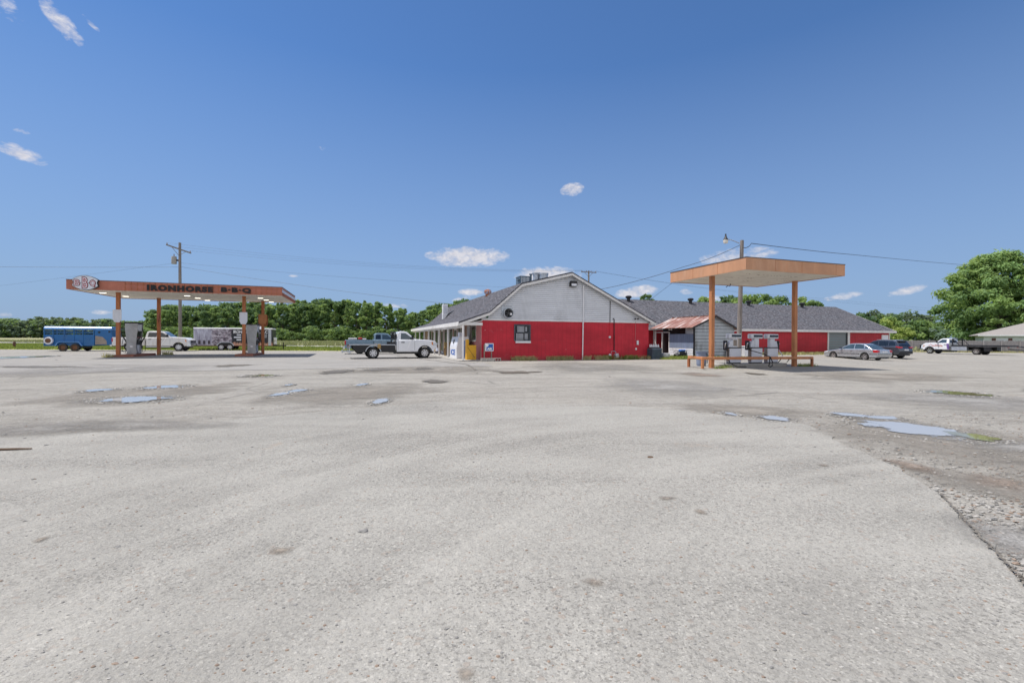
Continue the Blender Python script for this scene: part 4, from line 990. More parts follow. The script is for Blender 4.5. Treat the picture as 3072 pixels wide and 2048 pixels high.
class Cabin:
    """greenhouse: roofline profile (x,z) from rear belt to front belt; leans inwards"""
    def __init__(s, prof, wb, wt): s.p = prof; s.zb = min(z for x, z in prof); s.zt = max(z for x, z in prof); s.wb, s.wt = wb, wt
    def y(s, z): return s.wb+(s.wt-s.wb)*(z-s.zb)/(s.zt-s.zb)
    def shell(s, m):
        n = len(s.p); L_ = [(x, s.y(z), z) for x, z in s.p]; Rr = [(x, -s.y(z), z) for x, z in s.p]
        m.add(L_+Rr, [tuple(range(n)), tuple(range(2*n-1, n-1, -1))]+[(i, i+n, (i+1) % n+n, (i+1) % n) for i in range(n)])
    def side(s, name, poly, mt, parent, out=.006):
        for sg in (1, -1): MB().add([(x, sg*(s.y(z)+out), z) for x, z in poly], [tuple(range(len(poly)))]).build(name, mt, parent)
    def screen(s, name, i, mt, parent, fy=.07, f0=.06, f1=.94, out=.008, j=None):
        (x0, z0), (x1, z1) = s.p[i], s.p[(i+1) if j is None else j]; d = Vector((x1-x0, 0, z1-z0)); nn = Vector((-d.z, 0, d.x)).normalized()
        mid = Vector(((x0+x1)/2, 0, (z0+z1)/2)); ctr = Vector((sum(x for x, z in s.p)/len(s.p), 0, s.zb))
        if nn.dot(mid-ctr) < 0: nn = -nn
        V = []
        for f, sg in ((f0, 1), (f0, -1), (f1, -1), (f1, 1)):
            z = z0+(z1-z0)*f; V.append(Vector((x0+(x1-x0)*f, sg*(s.y(z)-fy), z))+nn*out)
        return MB().add(V, [(0, 1, 2, 3)]).build(name, mt, parent)
def both(fn):
    for sg in (1, -1): fn(sg)
def mirrors(p, x, w, z, mt='black_plastic', k=1.0):
    both(lambda sg: MB().box(x-.07, x+.07, *sorted((sg*(w+.08), sg*(w+.27*k))), z, z+.26*k).box(x-.02, x+.03, *sorted((sg*(w-.06), sg*(w+.08))), z+.03, z+.08).build('mirror', mt, p, bevel=.03))

def pickup_front(p, wb, cb, paint, W=1.0, sill=.46, belt=1.27, roof=1.90, doors=1, hood=1.30, nose=.88, R=.47, wr=.39, dark=None, xr=None):
    """cab and bonnet of a full-size pickup, rear axle at x = 0"""
    f = wb+nose; cowl = wb-.62
    poly = [(cb, sill)]+arch(wb, R, wr, sill)+[(f-.16, .50), (f-.03, .62), (f, .78), (f-.01, 1.02), (f-.05, 1.13), (f-.17, 1.20), (f-.45, hood-.02), (cowl, hood+.05), (cowl-.1, belt+.02), (cb, belt+.02)]
    b = MB().prism(poly, -W, W).build('body', paint, p, bevel=.055, seg=3, smooth=40)
    wsx = cowl-.58 if doors < 2 else cowl-.70
    prof = [(cb, belt), (cb+.07, roof-.20), (cb+.14, roof-.05), (cb+.3, roof), (wsx-.25, roof), (wsx-.02, roof-.05), (cowl+.02, belt+.03)]
    cab = Cabin(prof, W-.06, W-.24)
    m = MB(); cab.shell(m); m.build('cab', paint, p, bevel=.035, seg=3, smooth=40)
    gb, gt = belt+.07, roof-.14
    x0, x1 = cb+.16, cowl-.22
    split = [x0+(x1-x0)*.5] if doors > 1 else []
    if doors == 1: cab.side('side_window', [(x0+.12, gb), (x1+.02, gb-.01), (x1-.12, gb+.14), (wsx-.13, gt), (x0+.16, gt)], 'glass_blue', p)
    elif doors == 1.5:
        q = x0+.52; cab.side('side_window', [(x0, gb), (q-.06, gb), (q-.06, gt), (x0+.05, gt)], 'glass_dark', p); cab.side('side_window', [(q+.06, gb), (x1+.02, gb-.01), (x1-.12, gb+.14), (wsx-.13, gt), (q+.06, gt)], 'glass_blue', p)
    else:
        q = x0+(x1-x0)*.45; cab.side('side_window', [(x0+.04, gb), (q-.05, gb), (q-.05, gt), (x0+.10, gt)], 'glass_dark', p); cab.side('side_window', [(q+.05, gb), (x1+.02, gb-.01), (x1-.12, gb+.14), (wsx-.13, gt), (q+.05, gt)], 'glass_dark', p)
    cab.screen('windscreen', 5, 'glass_blue', p, .08, .05, .93); cab.screen('rear_window', 0, 'glass_dark', p, .18, .2, .95)
    # door seams and handles
    seams = MB(); xs = [cb+.10, cowl-.10] if doors == 1 else [cb+.08, x0+(x1-x0)*.45 if doors > 1.5 else x0+.52, cowl-.10]
    for x in xs:
        for sg in (1, -1): seams.box(x-.006, x+.006, *sorted((sg*(W-.002), sg*(W+.002))), sill+.1, belt-.03)
    seams.build('door_seam', 'black_paint', p)
    hs = [cb+.30] if doors == 1 else ([x0+.66] if doors == 1.5 else [cb+.28, x0+(x1-x0)*.45+.18])
    for x in hs: both(lambda sg: MB().box(x, x+.24, *sorted((sg*(W+.001), sg*(W+.03))), belt-.17, belt-.12).build('door_handle', 'black_plastic' if doors == 1 else dark or paint, p, bevel=.008))
    mirrors(p, cowl-.28, W-.04, belt+.06, k=1.1)
    both(lambda sg: MB().prism([(f-.36, 1.19), (f-.05, 1.11), (f-.03, .88), (f-.26, .90), (f-.40, 1.02)], *sorted((sg*(W-.25), sg*(W+.006)))).build('headlight', 'clear_lens', p, bevel=.02))
    both(lambda sg: MB().prism([(f-.40, 1.15), (f-.33, 1.19), (f-.28, .92), (f-.40, .98)], *sorted((sg*(W+.001), sg*(W+.010)))).build('side_marker', 'amber_lens', p))
    g = MB().box(f-.02, f+.02, -W+.27, W-.27, .80, 1.10).build('grille', 'black_plastic', p, bevel=.01)
    m = MB()
    for z in (.86, .95, 1.04): m.box(f+.021, f+.034, -W+.29, W-.29, z-.014, z+.014)
    m.build('grille_bar', 'chrome', g)
    MB().prism([(f-.26, .48), (f+.05, .48), (f+.09, .58), (f+.06, .76), (f-.20, .76)], -W-.005, W+.005).build('front_bumper', 'chrome', p, bevel=.03, seg=3)
    both(lambda sg: MB().add([(x, sg*(W+.012), z) for x, z in arch(wb, R+.06, wr, sill)+arch(wb, R-.005, wr, sill)[::-1]], [(i, i+1, 20-i, 21-i) for i in range(10)]).build('wheel_arch', 'black_plastic' if doors == 1 else paint, p))
    MB().box(cb+.05, f-.25, -W+.12, W-.12, .33, .50).build('underbody', 'black_paint', p)
    return f, cowl
def truck_bed(p, x0, x1, paint, W=.99, z0=.50, z1=1.27, R=.47, wr=.39):
    poly = [(x0, z0+.1), (x0+.12, z0)]+arch(0, R, wr, z0)+[(x1, z0), (x1, z1), (x0+.03, z1)]
    b = MB().prism(poly, -W, W).build('bed', paint, p, bevel=.04, seg=3, smooth=40)
    MB().box(x0+.1, x1-.08, -W+.12, W-.12, z1+.001, z1+.006).build('bed_liner', 'black_plastic', b)
    both(lambda sg: MB().box(x0-.015, x0+.10, *sorted((sg*(W-.12), sg*(W+.012))), z1-.42, z1-.05).build('tail_light', 'red_lens', p, bevel=.02))
    MB().box(x0-.16, x0+.02, -W+.02, W-.02, z0-.06, z0+.12).build('rear_bumper', 'chrome', p, bevel=.02)
    MB().box(x0-.012, x0-.001, -W+.2, W-.2, z0+.2, z1-.03).build('tailgate', paint, p)
def place(o, x, y, rz, pitch=0): o.location = (x, y, gz(x, y)); o.rotation_euler = (0, R_(pitch), R_(rz))
def near_wheel_at(o, px, Y, side, rz, lx=0, W=.9):
    """put the wheel at local (lx, side*W) on the sight line of px at depth Y"""
    q = at(px, 1015, Y); c, s = math.cos(R_(rz)), math.sin(R_(rz)); wx, wy = lx*c-side*W*s, lx*s+side*W*c
    place(o, q.x-wx, q.y-wy, rz)

# white flatbed work truck
t_ = thing('flatbed_truck', 'white single cab work truck with black steel flatbed and headache rack', 'truck')
wb = 3.52
pickup_front(t_, wb, 1.56, 'white_car_paint', doors=1)
MB().box(-1.55, 1.42, -.98, .98, .90, .975).build('deck', 'black_paint', t_)
MB().box(-1.56, 1.43, -1.0, -.975, .93, .985).box(-1.56, 1.43, .975, 1.0, .93, .985).build('rub_rail', 'galvanised', t_)
for sg in (1, -1):
    poly = [(-1.05, .46)]+arch(0, .50, .39, .46)+[(1.30, .46), (1.30, .90), (-1.30, .90), (-1.30, .70)]
    MB().prism(poly, *sorted((sg*.90, sg*.975))).build('side_skirt', 'black_paint', t_)
    MB().add([(x, sg*(.985), z) for x, z in arch(0, .54, .39, .5)+arch(0, .49, .39, .5)[::-1]], [(i, i+1, 20-i, 21-i) for i in range(10)]).build('wheel_arch', 'galvanised', t_)
    MB().box(1.02, 1.46, *sorted((sg*.66, sg*.985)), .42, .90).build('tool_box', 'black_paint', t_, bevel=.015)
m = MB().box(1.43, 1.50, -.96, -.86, .97, 1.88).box(1.43, 1.50, .86, .96, .97, 1.88).box(1.43, 1.50, -.86, .86, 1.80, 1.88).box(1.43, 1.50, -.86, .86, 1.30, 1.36)
for i in range(7): m.box(1.45, 1.48, -.72+i*.24-.02, -.72+i*.24+.02, 1.36, 1.80)
m.box(1.15, 1.50, -.98, -.90, .98, 1.15).box(1.15, 1.50, .90, .98, .98, 1.15); m.build('headache_rack', 'black_paint', t_)
MB().box(1.41, 1.47, -.9, -.75, 1.66, 1.78).build('rack_lamp', 'clear_lens', t_); MB().box(1.41, 1.47, .75, .9, 1.66, 1.78).build('rack_lamp', 'clear_lens', t_)
MB().bar((-1.9, 0, .50), (-1.2, 0, .52), .1, .1).box(-1.98, -1.90, -.2, .2, .40, .58).box(-1.56, -1.42, -.9, .9, .40, .46).box(-1.55, -1.5, -.9, -.82, .46, .9).box(-1.55, -1.5, .82, .9, .46, .9).build('hitch', 'galvanised', t_)
both(lambda sg: MB().box(-1.56, -1.54, *sorted((sg*.7, sg*.95)), .80, .9).build('tail_light', 'red_lens', t_))
both(lambda sg: MB().box(.28, .5, *sorted((sg*.982, sg*1.05)), .70, 1.0).build('strap_bundle', 'wood_crate', t_, bevel=.05))
MB().box(-.9, 3.0, -.35, .35, .42, .60).build('chassis', 'black_paint', t_)
both(lambda sg: MB().prism([(wb-1.24, .74), (wb-1.14, .74), (wb-.98, 1.18), (wb-1.06, 1.22)], *sorted((sg*1.001, sg*1.004))).build('door_mark', 'bright_white', t_))
for x in (0, wb):
    for y in (-.84, .84): wheel(t_, x, y, .39, .26, 'alloy', spokes=7)
near_wheel_at(t_, 1120, 31.3, -1, 23, 0, .97)
# blue-grey pickup behind it
t_ = thing('blue_pickup', 'slate blue extended cab pickup parked behind the white flatbed truck', 'pickup truck')
pickup_front(t_, 3.65, 1.18, 'slate_blue_car_paint', doors=1.5, belt=1.24, roof=1.86, hood=1.26, R=.45); truck_bed(t_, -1.22, 1.15, 'slate_blue_car_paint', z1=1.24, R=.45)
for x in (0, 3.65):
    for y in (-.86, .86): wheel(t_, x, y, .38, .25, 'alloy', spokes=6)
ld_ = MB().box(-.9, -.2, -.6, .5, 1.25, 1.42).box(.1, .6, -.5, .6, 1.25, 1.38).build('load', 'dirty_white', t_, bevel=.05); MB().box(-.1, .25, -.7, -.2, 1.25, 1.46).build('load', 'sign_red', t_, bevel=.08)
near_wheel_at(t_, 1079, 40.4, -1, 21, 0, .99)
# dusty white crew cab
t_ = thing('crew_cab_pickup', 'dusty white crew cab pickup parked between the two canopy pumps', 'pickup truck')
wb = 4.1
pickup_front(t_, wb, 1.30, 'dusty_white_car_paint', doors=2, belt=1.34, roof=2.00, hood=1.38, R=.50, wr=.42, W=1.02, sill=.52, dark='black_plastic', nose=.98); truck_bed(t_, -1.38, 1.27, 'dusty_white_car_paint', W=1.01, z0=.56, z1=1.36, R=.50, wr=.42)
MB().box(1.4, wb-.7, -1.06, -.98, .42, .47).build('side_step', 'bright_white', t_); MB().box(1.4, wb-.7, .98, 1.06, .42, .47).build('side_step', 'bright_white', t_)
both(lambda sg: MB().prism([(wb-1.38, .80), (wb-1.33, .80), (wb-1.08, 1.26), (wb-1.12, 1.28)], *sorted((sg*1.021, sg*1.024))).build('door_mark', 'bright_white', t_))
for x in (0, wb):
    for y in (-.88, .88): wheel(t_, x, y, .42, .27, 'alloy', spokes=8)
near_wheel_at(t_, 536, 46.3, -1, SITE, wb, .97)

# silver sedan
t_ = thing('silver_sedan', 'silver four door sedan parked facing the roll-up door', 'car')
wb, Wd, r, R = 2.72, .90, .315, .37
poly = [(-1.02, .30), (-.95, .24)]+arch(0, R, r, .24)+arch(wb, R, r, .24)+[(wb+.70, .22), (wb+.86, .32), (wb+.90, .52), (wb+.80, .66), (wb+.35, .78), (wb-.42, .90), (wb-.6, .91), (-.2, .95), (-.62, .95), (-1.0, .90), (-1.06, .78), (-1.08, .48)]
MB().prism(poly, -Wd, Wd).build('body', 'silver_car_paint', t_, bevel=.075, seg=3, smooth=45)
prof = [(-.62, .92), (-.15, 1.22), (.22, 1.385), (.55, 1.43), (1.05, 1.44), (1.42, 1.38), (wb-.42, .89)]
cab = Cabin(prof, Wd-.07, Wd-.28); m = MB(); cab.shell(m); m.build('cab', 'silver_car_paint', t_, bevel=.03, seg=2, smooth=50)
cab.side('side_window', [(-.28, .985), (.03, .98), (.03, 1.25), (-.02, 1.23)], 'glass_blue', t_)
cab.side('side_window', [(.09, .98), (.88, .97), (.88, 1.37), (.5, 1.365), (.2, 1.31)], 'glass_blue', t_); cab.side('side_window', [(.95, .97), (wb-.66, .95), (1.42, 1.31), (1.28, 1.355), (.95, 1.37)], 'glass_blue', t_)
cab.screen('windscreen', 5, 'glass_blue', t_, .06, .06, .95); cab.screen('rear_window', 0, 'glass_blue', t_, .08, .08, 1.0); cab.screen('rear_window', 1, 'glass_blue', t_, .08, .0, .85)
both(lambda sg: MB().prism([(-1.07, .88), (-.72, .90), (-.66, .80), (-.72, .66), (-1.085, .66)], *sorted((sg*(Wd-.26), sg*(Wd+.004)))).build('tail_light', 'red_lens', t_, bevel=.02))
both(lambda sg: MB().prism([(wb+.88, .58), (wb+.78, .685), (wb+.45, .76), (wb+.50, .62)], *sorted((sg*(Wd-.3), sg*(Wd+.003)))).build('headlight', 'clear_lens', t_, bevel=.02))
m = MB()
for sg in (1, -1): m.box(R+.03, wb-R-.03, *sorted((sg*(Wd+.001), sg*(Wd+.014))), .53, .565); m.box(-1.06, -R-.03, *sorted((sg*(Wd+.001), sg*(Wd+.012))), .53, .56)
m.box(-1.095, -1.081, -Wd, Wd, .53, .56); m.build('rub_strip', 'black_plastic', t_)
MB().box(-1.095, -1.075, -.26, .26, .68, .80).build('number_plate', 'dirty_white', t_)
m = MB()
for sg in (1, -1):
    for x in (.06, .92): m.box(x-.004, x+.004, *sorted((sg*(Wd-.001), sg*(Wd+.002))), .36, .9)
m.build('door_seam', 'black_paint', t_)
for x in (.14, 1.0): both(lambda sg: MB().box(x, x+.2, *sorted((sg*(Wd+.001), sg*(Wd+.025))), .80, .835).build('door_handle', 'silver_car_paint', t_))
both(lambda sg: MB().box(wb-.80, wb-.68, *sorted((sg*(Wd-.04), sg*(Wd+.17))), .95, 1.09).build('mirror', 'graphite_car_paint', t_, bevel=.03))
MB().box(-.9, wb+.7, -Wd+.15, Wd-.15, .17, .30).build('underbody', 'black_paint', t_)
for x in (0, wb):
    for y in (-.79, .79): wheel(t_, x, y, r, .20, 'alloy', spokes=5, rimr=.68)
near_wheel_at(t_, 2594, 39.4, 1, 90+SITE, 0, .86)
# dark grey suv
t_ = thing('grey_suv', 'dark grey compact SUV with black wheels parked beyond the silver sedan', 'car')
wb, Wd, r, R = 2.70, .93, .37, .44
poly = [(-.90, .45), (-.82, .34)]+arch(0, R, r, .34)+arch(wb, R, r, .34)+[(wb+.68, .30), (wb+.86, .46), (wb+.90, .72), (wb+.80, .90), (wb+.3, 1.02), (wb-.5, 1.08), (-.55, 1.10), (-.86, 1.04), (-.95, .86), (-.96, .55)]
MB().prism(poly, -Wd, Wd).build('body', 'graphite_car_paint', t_, bevel=.08, seg=3, smooth=45)
prof = [(-.86, 1.06), (-.70, 1.40), (-.52, 1.62), (-.2, 1.68), (.9, 1.70), (1.45, 1.60), (wb-.42, 1.07)]
cab = Cabin(prof, Wd-.07, Wd-.25); m = MB(); cab.shell(m); m.build('cab', 'graphite_car_paint', t_, bevel=.03, seg=2, smooth=50)
cab.side('side_window', [(-.52, 1.20), (.02, 1.16), (.02, 1.55), (-.28, 1.55), (-.48, 1.42)], 'glass_dark', t_); cab.side('side_window', [(.10, 1.16), (.92, 1.14), (.92, 1.60), (.10, 1.57)], 'glass_dark', t_); cab.side('side_window', [(1.0, 1.14), (wb-.66, 1.13), (1.50, 1.50), (1.3, 1.57), (1.0, 1.60)], 'glass_dark', t_)
cab.screen('windscreen', 5, 'glass_blue', t_, .06, .05, .95); cab.screen('rear_window', 0, 'glass_dark', t_, .10, .12, 1.0, j=2, out=.03)
MB().box(-.80, -.40, -.62, .62, 1.60, 1.66).build('spoiler', 'graphite_car_paint', t_, bevel=.02)
both(lambda sg: MB().prism([(-.965, 1.05), (-.62, 1.12), (-.60, 1.03), (-.97, .93)], *sorted((sg*(Wd-.42), sg*(Wd+.004)))).build('tail_light', 'red_lens', t_, bevel=.02))
MB().box(-.99, -.90, -Wd+.06, Wd-.06, .42, .66).build('rear_bumper', 'black_plastic', t_, bevel=.03); MB().box(-.995, -.965, -.26, .26, .72, .84).build('number_plate', 'dirty_white', t_)
both(lambda sg: MB().prism([(wb+.84, .80), (wb+.72, .91), (wb+.40, .98), (wb+.45, .86)], *sorted((sg*(Wd-.3), sg*(Wd+.003)))).build('headlight', 'clear_lens', t_))
m = MB()
for sg in (1, -1): m.box(R+.02, wb-R-.02, *sorted((sg*(Wd+.001), sg*(Wd+.012))), .34, .48); m.add([(x, sg*(Wd+.010), z) for x, z in arch(0, R+.05, r, .36)+arch(0, R-.005, r, .36)[::-1]], [(i, i+1, 20-i, 21-i) for i in range(10)])
m.build('cladding', 'black_plastic', t_)
MB().box(-.8, wb+.7, -Wd+.15, Wd-.15, .25, .4).build('underbody', 'black_paint', t_)
both(lambda sg: MB().box(wb-.80, wb-.68, *sorted((sg*(Wd-.04), sg*(Wd+.18))), 1.12, 1.28).build('mirror', 'graphite_car_paint', t_, bevel=.03))
both(lambda sg: MB().box(-.3, 1.2, *sorted((sg*.60, sg*.64)), 1.70, 1.74).build('roof_rail', 'galvanised', t_))
for x in (0, wb):
    for y in (-.81, .81): wheel(t_, x, y, r, .23, 'black_paint', 'dusty_rubber', 5, rimr=.62)
near_wheel_at(t_, 2666, 43.2, 1, 90+SITE, 0, .88)
# rollback tow truck by the fence
t_ = thing('rollback_truck', 'white and purple rollback tow truck with long dark bed along the fence', 'tow truck')
wb = 5.0
f_, cw = pickup_front(t_, wb, wb-2.15, 'white_car_paint', doors=1, belt=1.42, roof=2.08, hood=1.46, W=1.04, sill=.60, R=.52, wr=.43, nose=1.0)
MB().box(f_+.05, f_+.22, -.95, .95, .55, 1.2).build('grille_guard', 'black_paint', t_, bevel=.04)
both(lambda sg: MB().prism([(wb-2.16, .62), (wb-1.98, .62), (wb-1.86, 1.40), (wb-2.14, 1.42)], *sorted((sg*.90, sg*1.046))).build('purple_panel', 'purple_paint', t_))
def decal(sg):
    m = MB(); rr = random.Random(3)
    for i in range(9):
        x = wb-1.5+i*.17; z = 1.12+rr.uniform(-.12, .12); m.prism([(x, z), (x+.12, z+.02), (x+.30, z+.16), (x+.12, z+.09)], *sorted((sg*1.0415, sg*1.046)))
    m.build('door_decal', 'sign_red', t_); MB().prism([(wb-1.5, .98), (wb-.2, 1.06), (wb-.3, 1.12), (wb-1.45, 1.06)], *sorted((sg*1.0412, sg*1.0444))).build('door_decal', 'rust_orange', t_)
both(decal)
MB().box(-3.0, wb-2.45, -1.2, 1.2, 1.04, 1.16).build('tow_bed', 'dark_metal', t_)
MB().box(-3.0, wb-2.45, -1.22, -1.14, 1.165, 1.22).box(-3.0, wb-2.45, 1.14, 1.22, 1.165, 1.22).build('bed_rail', 'black_paint', t_)
m = MB().box(wb-2.62, wb-2.52, -1.1, -1.0, 1.16, 2.05).box(wb-2.62, wb-2.52, 1.0, 1.1, 1.16, 2.05).box(wb-2.62, wb-2.52, -1.0, 1.0, 1.98, 2.06).box(wb-2.62, wb-2.5, -1.0, 1.0, 1.5, 1.58)
m.bar((wb-3.3, -1.05, 1.2), (wb-2.6, -1.05, 2.0), .06, .06).bar((wb-3.3, 1.05, 1.2), (wb-2.6, 1.05, 2.0), .06, .06); m.build('bulkhead', 'black_paint', t_)
both(lambda sg: MB().box(.9, wb-2.5, *sorted((sg*.75, sg*1.18)), .50, .98).build('tool_box', 'bare_panel' if 0 else 'galvanised', t_, bevel=.02))
both(lambda sg: MB().box(-1.4, -.8, *sorted((sg*.7, sg*1.15)), .45, 1.0).build('tool_box', 'black_paint', t_))
MB().box(-1.7, wb-1, -.4, .4, .6, 1.0).build('chassis', 'black_paint', t_); MB().bar((-2.6, 0, .75), (-5.2, 0, .55), .16, .12).box(-5.3, -5.1, -.9, .9, .48, .58).bar((-3.5, .5, 1.1), (-5.0, .3, .75), .1, .1).bar((-3.5, -.5, 1.1), (-5.0, -.3, .75), .1, .1).build('wheel_lift', 'dark_metal', t_)
both(lambda sg: MB().box(-3.04, -3.0, *sorted((sg*.8, sg*1.15)), .95, 1.02).build('tail_light', 'red_lens', t_))
MB().box(wb-2.35, wb-2.1, -.5, .5, 2.06, 2.12).build('light_bar', 'clear_lens', t_)
for x, ys in ((0, (-.98, .98, -.68, .68)), (wb, (-.90, .90))):
    for y in ys: wheel(t_, x, y, .43, .27, 'chrome', spokes=6)
near_wheel_at(t_, 2929, 58.6, 1, 90+SITE+1, 0, 1.05)

# blue livestock trailer
t_ = thing('livestock_trailer', 'blue steel livestock trailer with slatted sides and spare wheel', 'trailer')
Lf, Wd = 5.3, 1.0
lo_, hi_ = .52, 1.62
MB().box(-Lf/2, 1.25, -Wd, -Wd+.03, lo_, hi_).box(-Lf/2, 1.25, Wd-.03, Wd, lo_, hi_).box(-Lf/2, 1.25, -Wd+.03, Wd-.03, lo_, lo_+.06).build('side_panel', 'trailer_blue', t_)
m = MB().prism([(1.25, lo_+.08), (2.62, lo_+.06), (2.66, 1.3), (2.58, 2.18), (1.25, 2.18)], -Wd, Wd).build('nose', 'trailer_blue', t_, bevel=.05, smooth=40)
both(lambda sg: MB().prism([(1.30, .66), (2.25, .66), (2.2, 1.05), (1.9, 1.40), (1.32, 1.52)], *sorted((sg*(Wd+.001), sg*(Wd+.006)))).build('bare_patch', 'bare_panel', m))
both(lambda sg: MB().lathe([(0, sg*(Wd+.008)), (.11, sg*(Wd+.008))], (1.62, 0, 1.86), 12, 'y').box(2.35, 2.52, *sorted((sg*(Wd+.001), sg*(Wd+.008))), 1.82, 2.0).build('nose_window', 'glass_dark', m))
m = MB()
for sg in (1, -1):
    for x in (-Lf/2+.03, -1.95, -1.1, -.35, .35, 1.2): m.box(x-.035, x+.035, *sorted((sg*(Wd-.02), sg*(Wd+.03))), lo_, 2.2)
    for z in (1.78, 1.93): m.box(-Lf/2, 1.25, *sorted((sg*(Wd-.02), sg*(Wd+.005))), z-.045, z+.02)
m.build('slats', 'trailer_blue', t_)
MB().prism([(-Wd-.03, 2.08), (-Wd-.03, 2.24), (-Wd+.16, 2.40), (Wd-.16, 2.40), (Wd+.03, 2.24), (Wd+.03, 2.08)], -Lf/2-.03, 2.62, 'x').build('roof', 'trailer_light_blue', t_, bevel=.04, smooth=40)
for y in (-Wd, Wd-.06):
    pass
MB().box(-Lf/2-.02, -Lf/2+.02, -Wd, Wd, lo_, 1.4).build('rear_gate', 'trailer_blue', t_)
for sg in (1, -1):
    xs = [(-1.72, .55), (-1.55, .86), (-1.35, .95), (.02, .95), (.20, .86), (.36, .55)]
    MB().prism(xs+[(x*1.0+(.05 if x < -.6 else -.05), z-.06) for x, z in reversed(xs)], *sorted((sg*(Wd+.001), sg*(Wd+.24)))).build('mudguard', 'trailer_light_blue', t_)
    for x in (-1.13, -.22): wheel(t_, x, sg*(Wd+.12), .37, .22, 'rusty_rim', 'dusty_rubber', 0)
sp_ = MB().lathe([(.23, -.11), (.34, -.11), (.36, -.06), (.36, .06), (.34, .11), (.23, .11)], (-2.22, -Wd-.14, 1.02), 24, 'y').build('spare_wheel', 'dirty_white', t_, smooth=35)
MB().lathe([(0, -.05), (.24, -.08)], (-2.22, -Wd-.14, 1.02), 20, 'y').build('rim', 'rusty_rim', sp_)
MB().bar((2.5, .6, .5), (3.7, 0, .5), .1, .12).bar((2.5, -.6, .5), (3.7, 0, .5), .1, .12).box(3.5, 3.6, -.05, .05, .0, .85).build('tow_tongue', 'black_paint', t_)
MB().box(-1.4, .1, -Wd, Wd, .30, .42).box(-.72, -.62, -Wd, Wd, .42, .52).build('axle_frame', 'black_paint', t_)
near_wheel_at(t_, 188, 44.2, -1, SITE, -1.13, Wd+.2)
# printed concession trailer
t_ = thing('concession_trailer', 'enclosed concession trailer wrapped in a grey and purple print', 'trailer')
Lf, Wd = 7.6, 1.2
MB().box(-Lf/2, Lf/2, -Wd, Wd, .52, 2.40).build('box_body', 'trailer_wrap', t_, bevel=.02)
m = MB().box(-Lf/2-.02, Lf/2+.02, -Wd-.015, Wd+.015, 2.30, 2.46); rf = m.build('roof', 'bright_white', t_, bevel=.05, seg=3)
MB().box(2.05, 2.75, -.6, .2, 2.46, 2.72).build('roof_vent', 'dirty_white', rf, bevel=.03)
both(lambda sg: MB().box(Lf/2-.42, Lf/2-.12, *sorted((sg*(Wd+.001), sg*(Wd+.012))), .52, 2.30).build('corner_strip', 'galvanised', t_))
MB().box(-Lf/2-.01, Lf/2+.01, -Wd-.012, Wd+.012, .46, .54).build('frame_rail', 'brown_trim', t_)
for sg in (-1, 1):
    xs = [(-1.62, .55), (-1.5, .78), (-1.25, .92), (-.35, .92), (-.1, .78), (.04, .55)]
    MB().prism(xs+[(x+(.06 if x < -.6 else -.06), z-.07) for x, z in reversed(xs)], *sorted((sg*(Wd+.001), sg*(Wd+.08)))).build('mudguard', 'galvanised', t_)
    MB().box(-1.5, -.1, *sorted((sg*(Wd+.001), sg*(Wd+.01))), .5, .86).build('wheel_well', 'black_paint', t_)
    for x in (-1.2, -.38): wheel(t_, x, sg*(Wd-.02), .36, .22, 'alloy', spokes=6)
text_mesh('trailer_lettering', 'IRON HORSE Co. LLC', 3.35, .36, .01, 'bright_white', t_, (-.05, -Wd-.011, 1.86), FACE_N, .03)
for x, z, w, h in ((.28, 1.62, .42, .14), (.0, 1.36, .7, .15), (.26, 1.08, .44, .16), (2.75, 1.64, .5, .06), (2.8, 1.52, .45, .04), (2.8, 1.42, .42, .04)):
    MB().box(x, x+w, -Wd-.008, -Wd-.001, z, z+h).build('printed_stripe', 'sign_white', t_)
m = MB().sph((1.98, -Wd-.002, 1.35), .30, (1, .02, 1)); m.build('printed_emblem', 'sign_blue', t_)
MB().box(Lf/2+.05, Lf/2+.38, -.9, -.55, .62, 1.02).box(Lf/2+.05, Lf/2+.38, -.9, -.55, 1.06, 1.44).build('gas_bottle', 'bright_white', t_, bevel=.06)
MB().bar((Lf/2, .7, .5), (Lf/2+1.25, 0, .5), .1, .12).bar((Lf/2, -.7, .5), (Lf/2+1.25, 0, .5), .1, .12).box(Lf/2+.9, Lf/2+1.0, -.05, .05, .0, .9).box(Lf/2+.05, Lf/2+.4, -1, -.45, .54, .61).build('tow_tongue', 'black_paint', t_)
near_wheel_at(t_, 664, 50.2, -1, SITE, -1.2, Wd)

# ------------------------------------------------------------------ poles and wires
def wire(name, label, pts, sag=.3, r=.012, n=14):
    P = []
    for a, b in zip(pts[:-1], pts[1:]):
        a, b = Vector(a), Vector(b)
        for i in range(n): f = i/n; q = a.lerp(b, f); q.z -= sag*4*f*(1-f); P.append(q)
    P.append(Vector(pts[-1])); o = MB().tube(P, r, 4).build(name, 'wire_black'); return tag(o, label, 'power line', 'overhead wires')
def pole(name, label, base, top, r0, r1):
    p = thing(name, label, 'utility pole', base, 0); d = Vector(top)-Vector(base)
    MB().tube([(0, 0, -.3), d*.5, d], [r0, (r0+r1)/2, r1], 12).build('post', 'pole_wood', p, smooth=50); return p, d
def crossarm(p, c, direction, L, n=3):
    dv = Vector(direction).normalized(); a = Vector(c)-dv*L/2; b = Vector(c)+dv*L/2
    o = MB().bar(a, b, .11, .13).bar(a+dv*L*.2, Vector(c)-Vector((0, 0, .75)), .04, .04).bar(b-dv*L*.2, Vector(c)-Vector((0, 0, .75)), .04, .04).build('crossarm', 'pole_wood', p)
    pts = []
    for i in range(n):
        q = a.lerp(b, .04+.92*i/(n-1)); MB().lathe([(.03, .06), (.055, .12), (.04, .18), (.06, .22), (0, .26)], q, 8).build('insulator', 'insulator', o); pts.append(q+Vector((0, 0, .24)))
    return pts
b_ = at(541, 1012, 53); tp = at(539.5, 728, 53); b_.z = 0
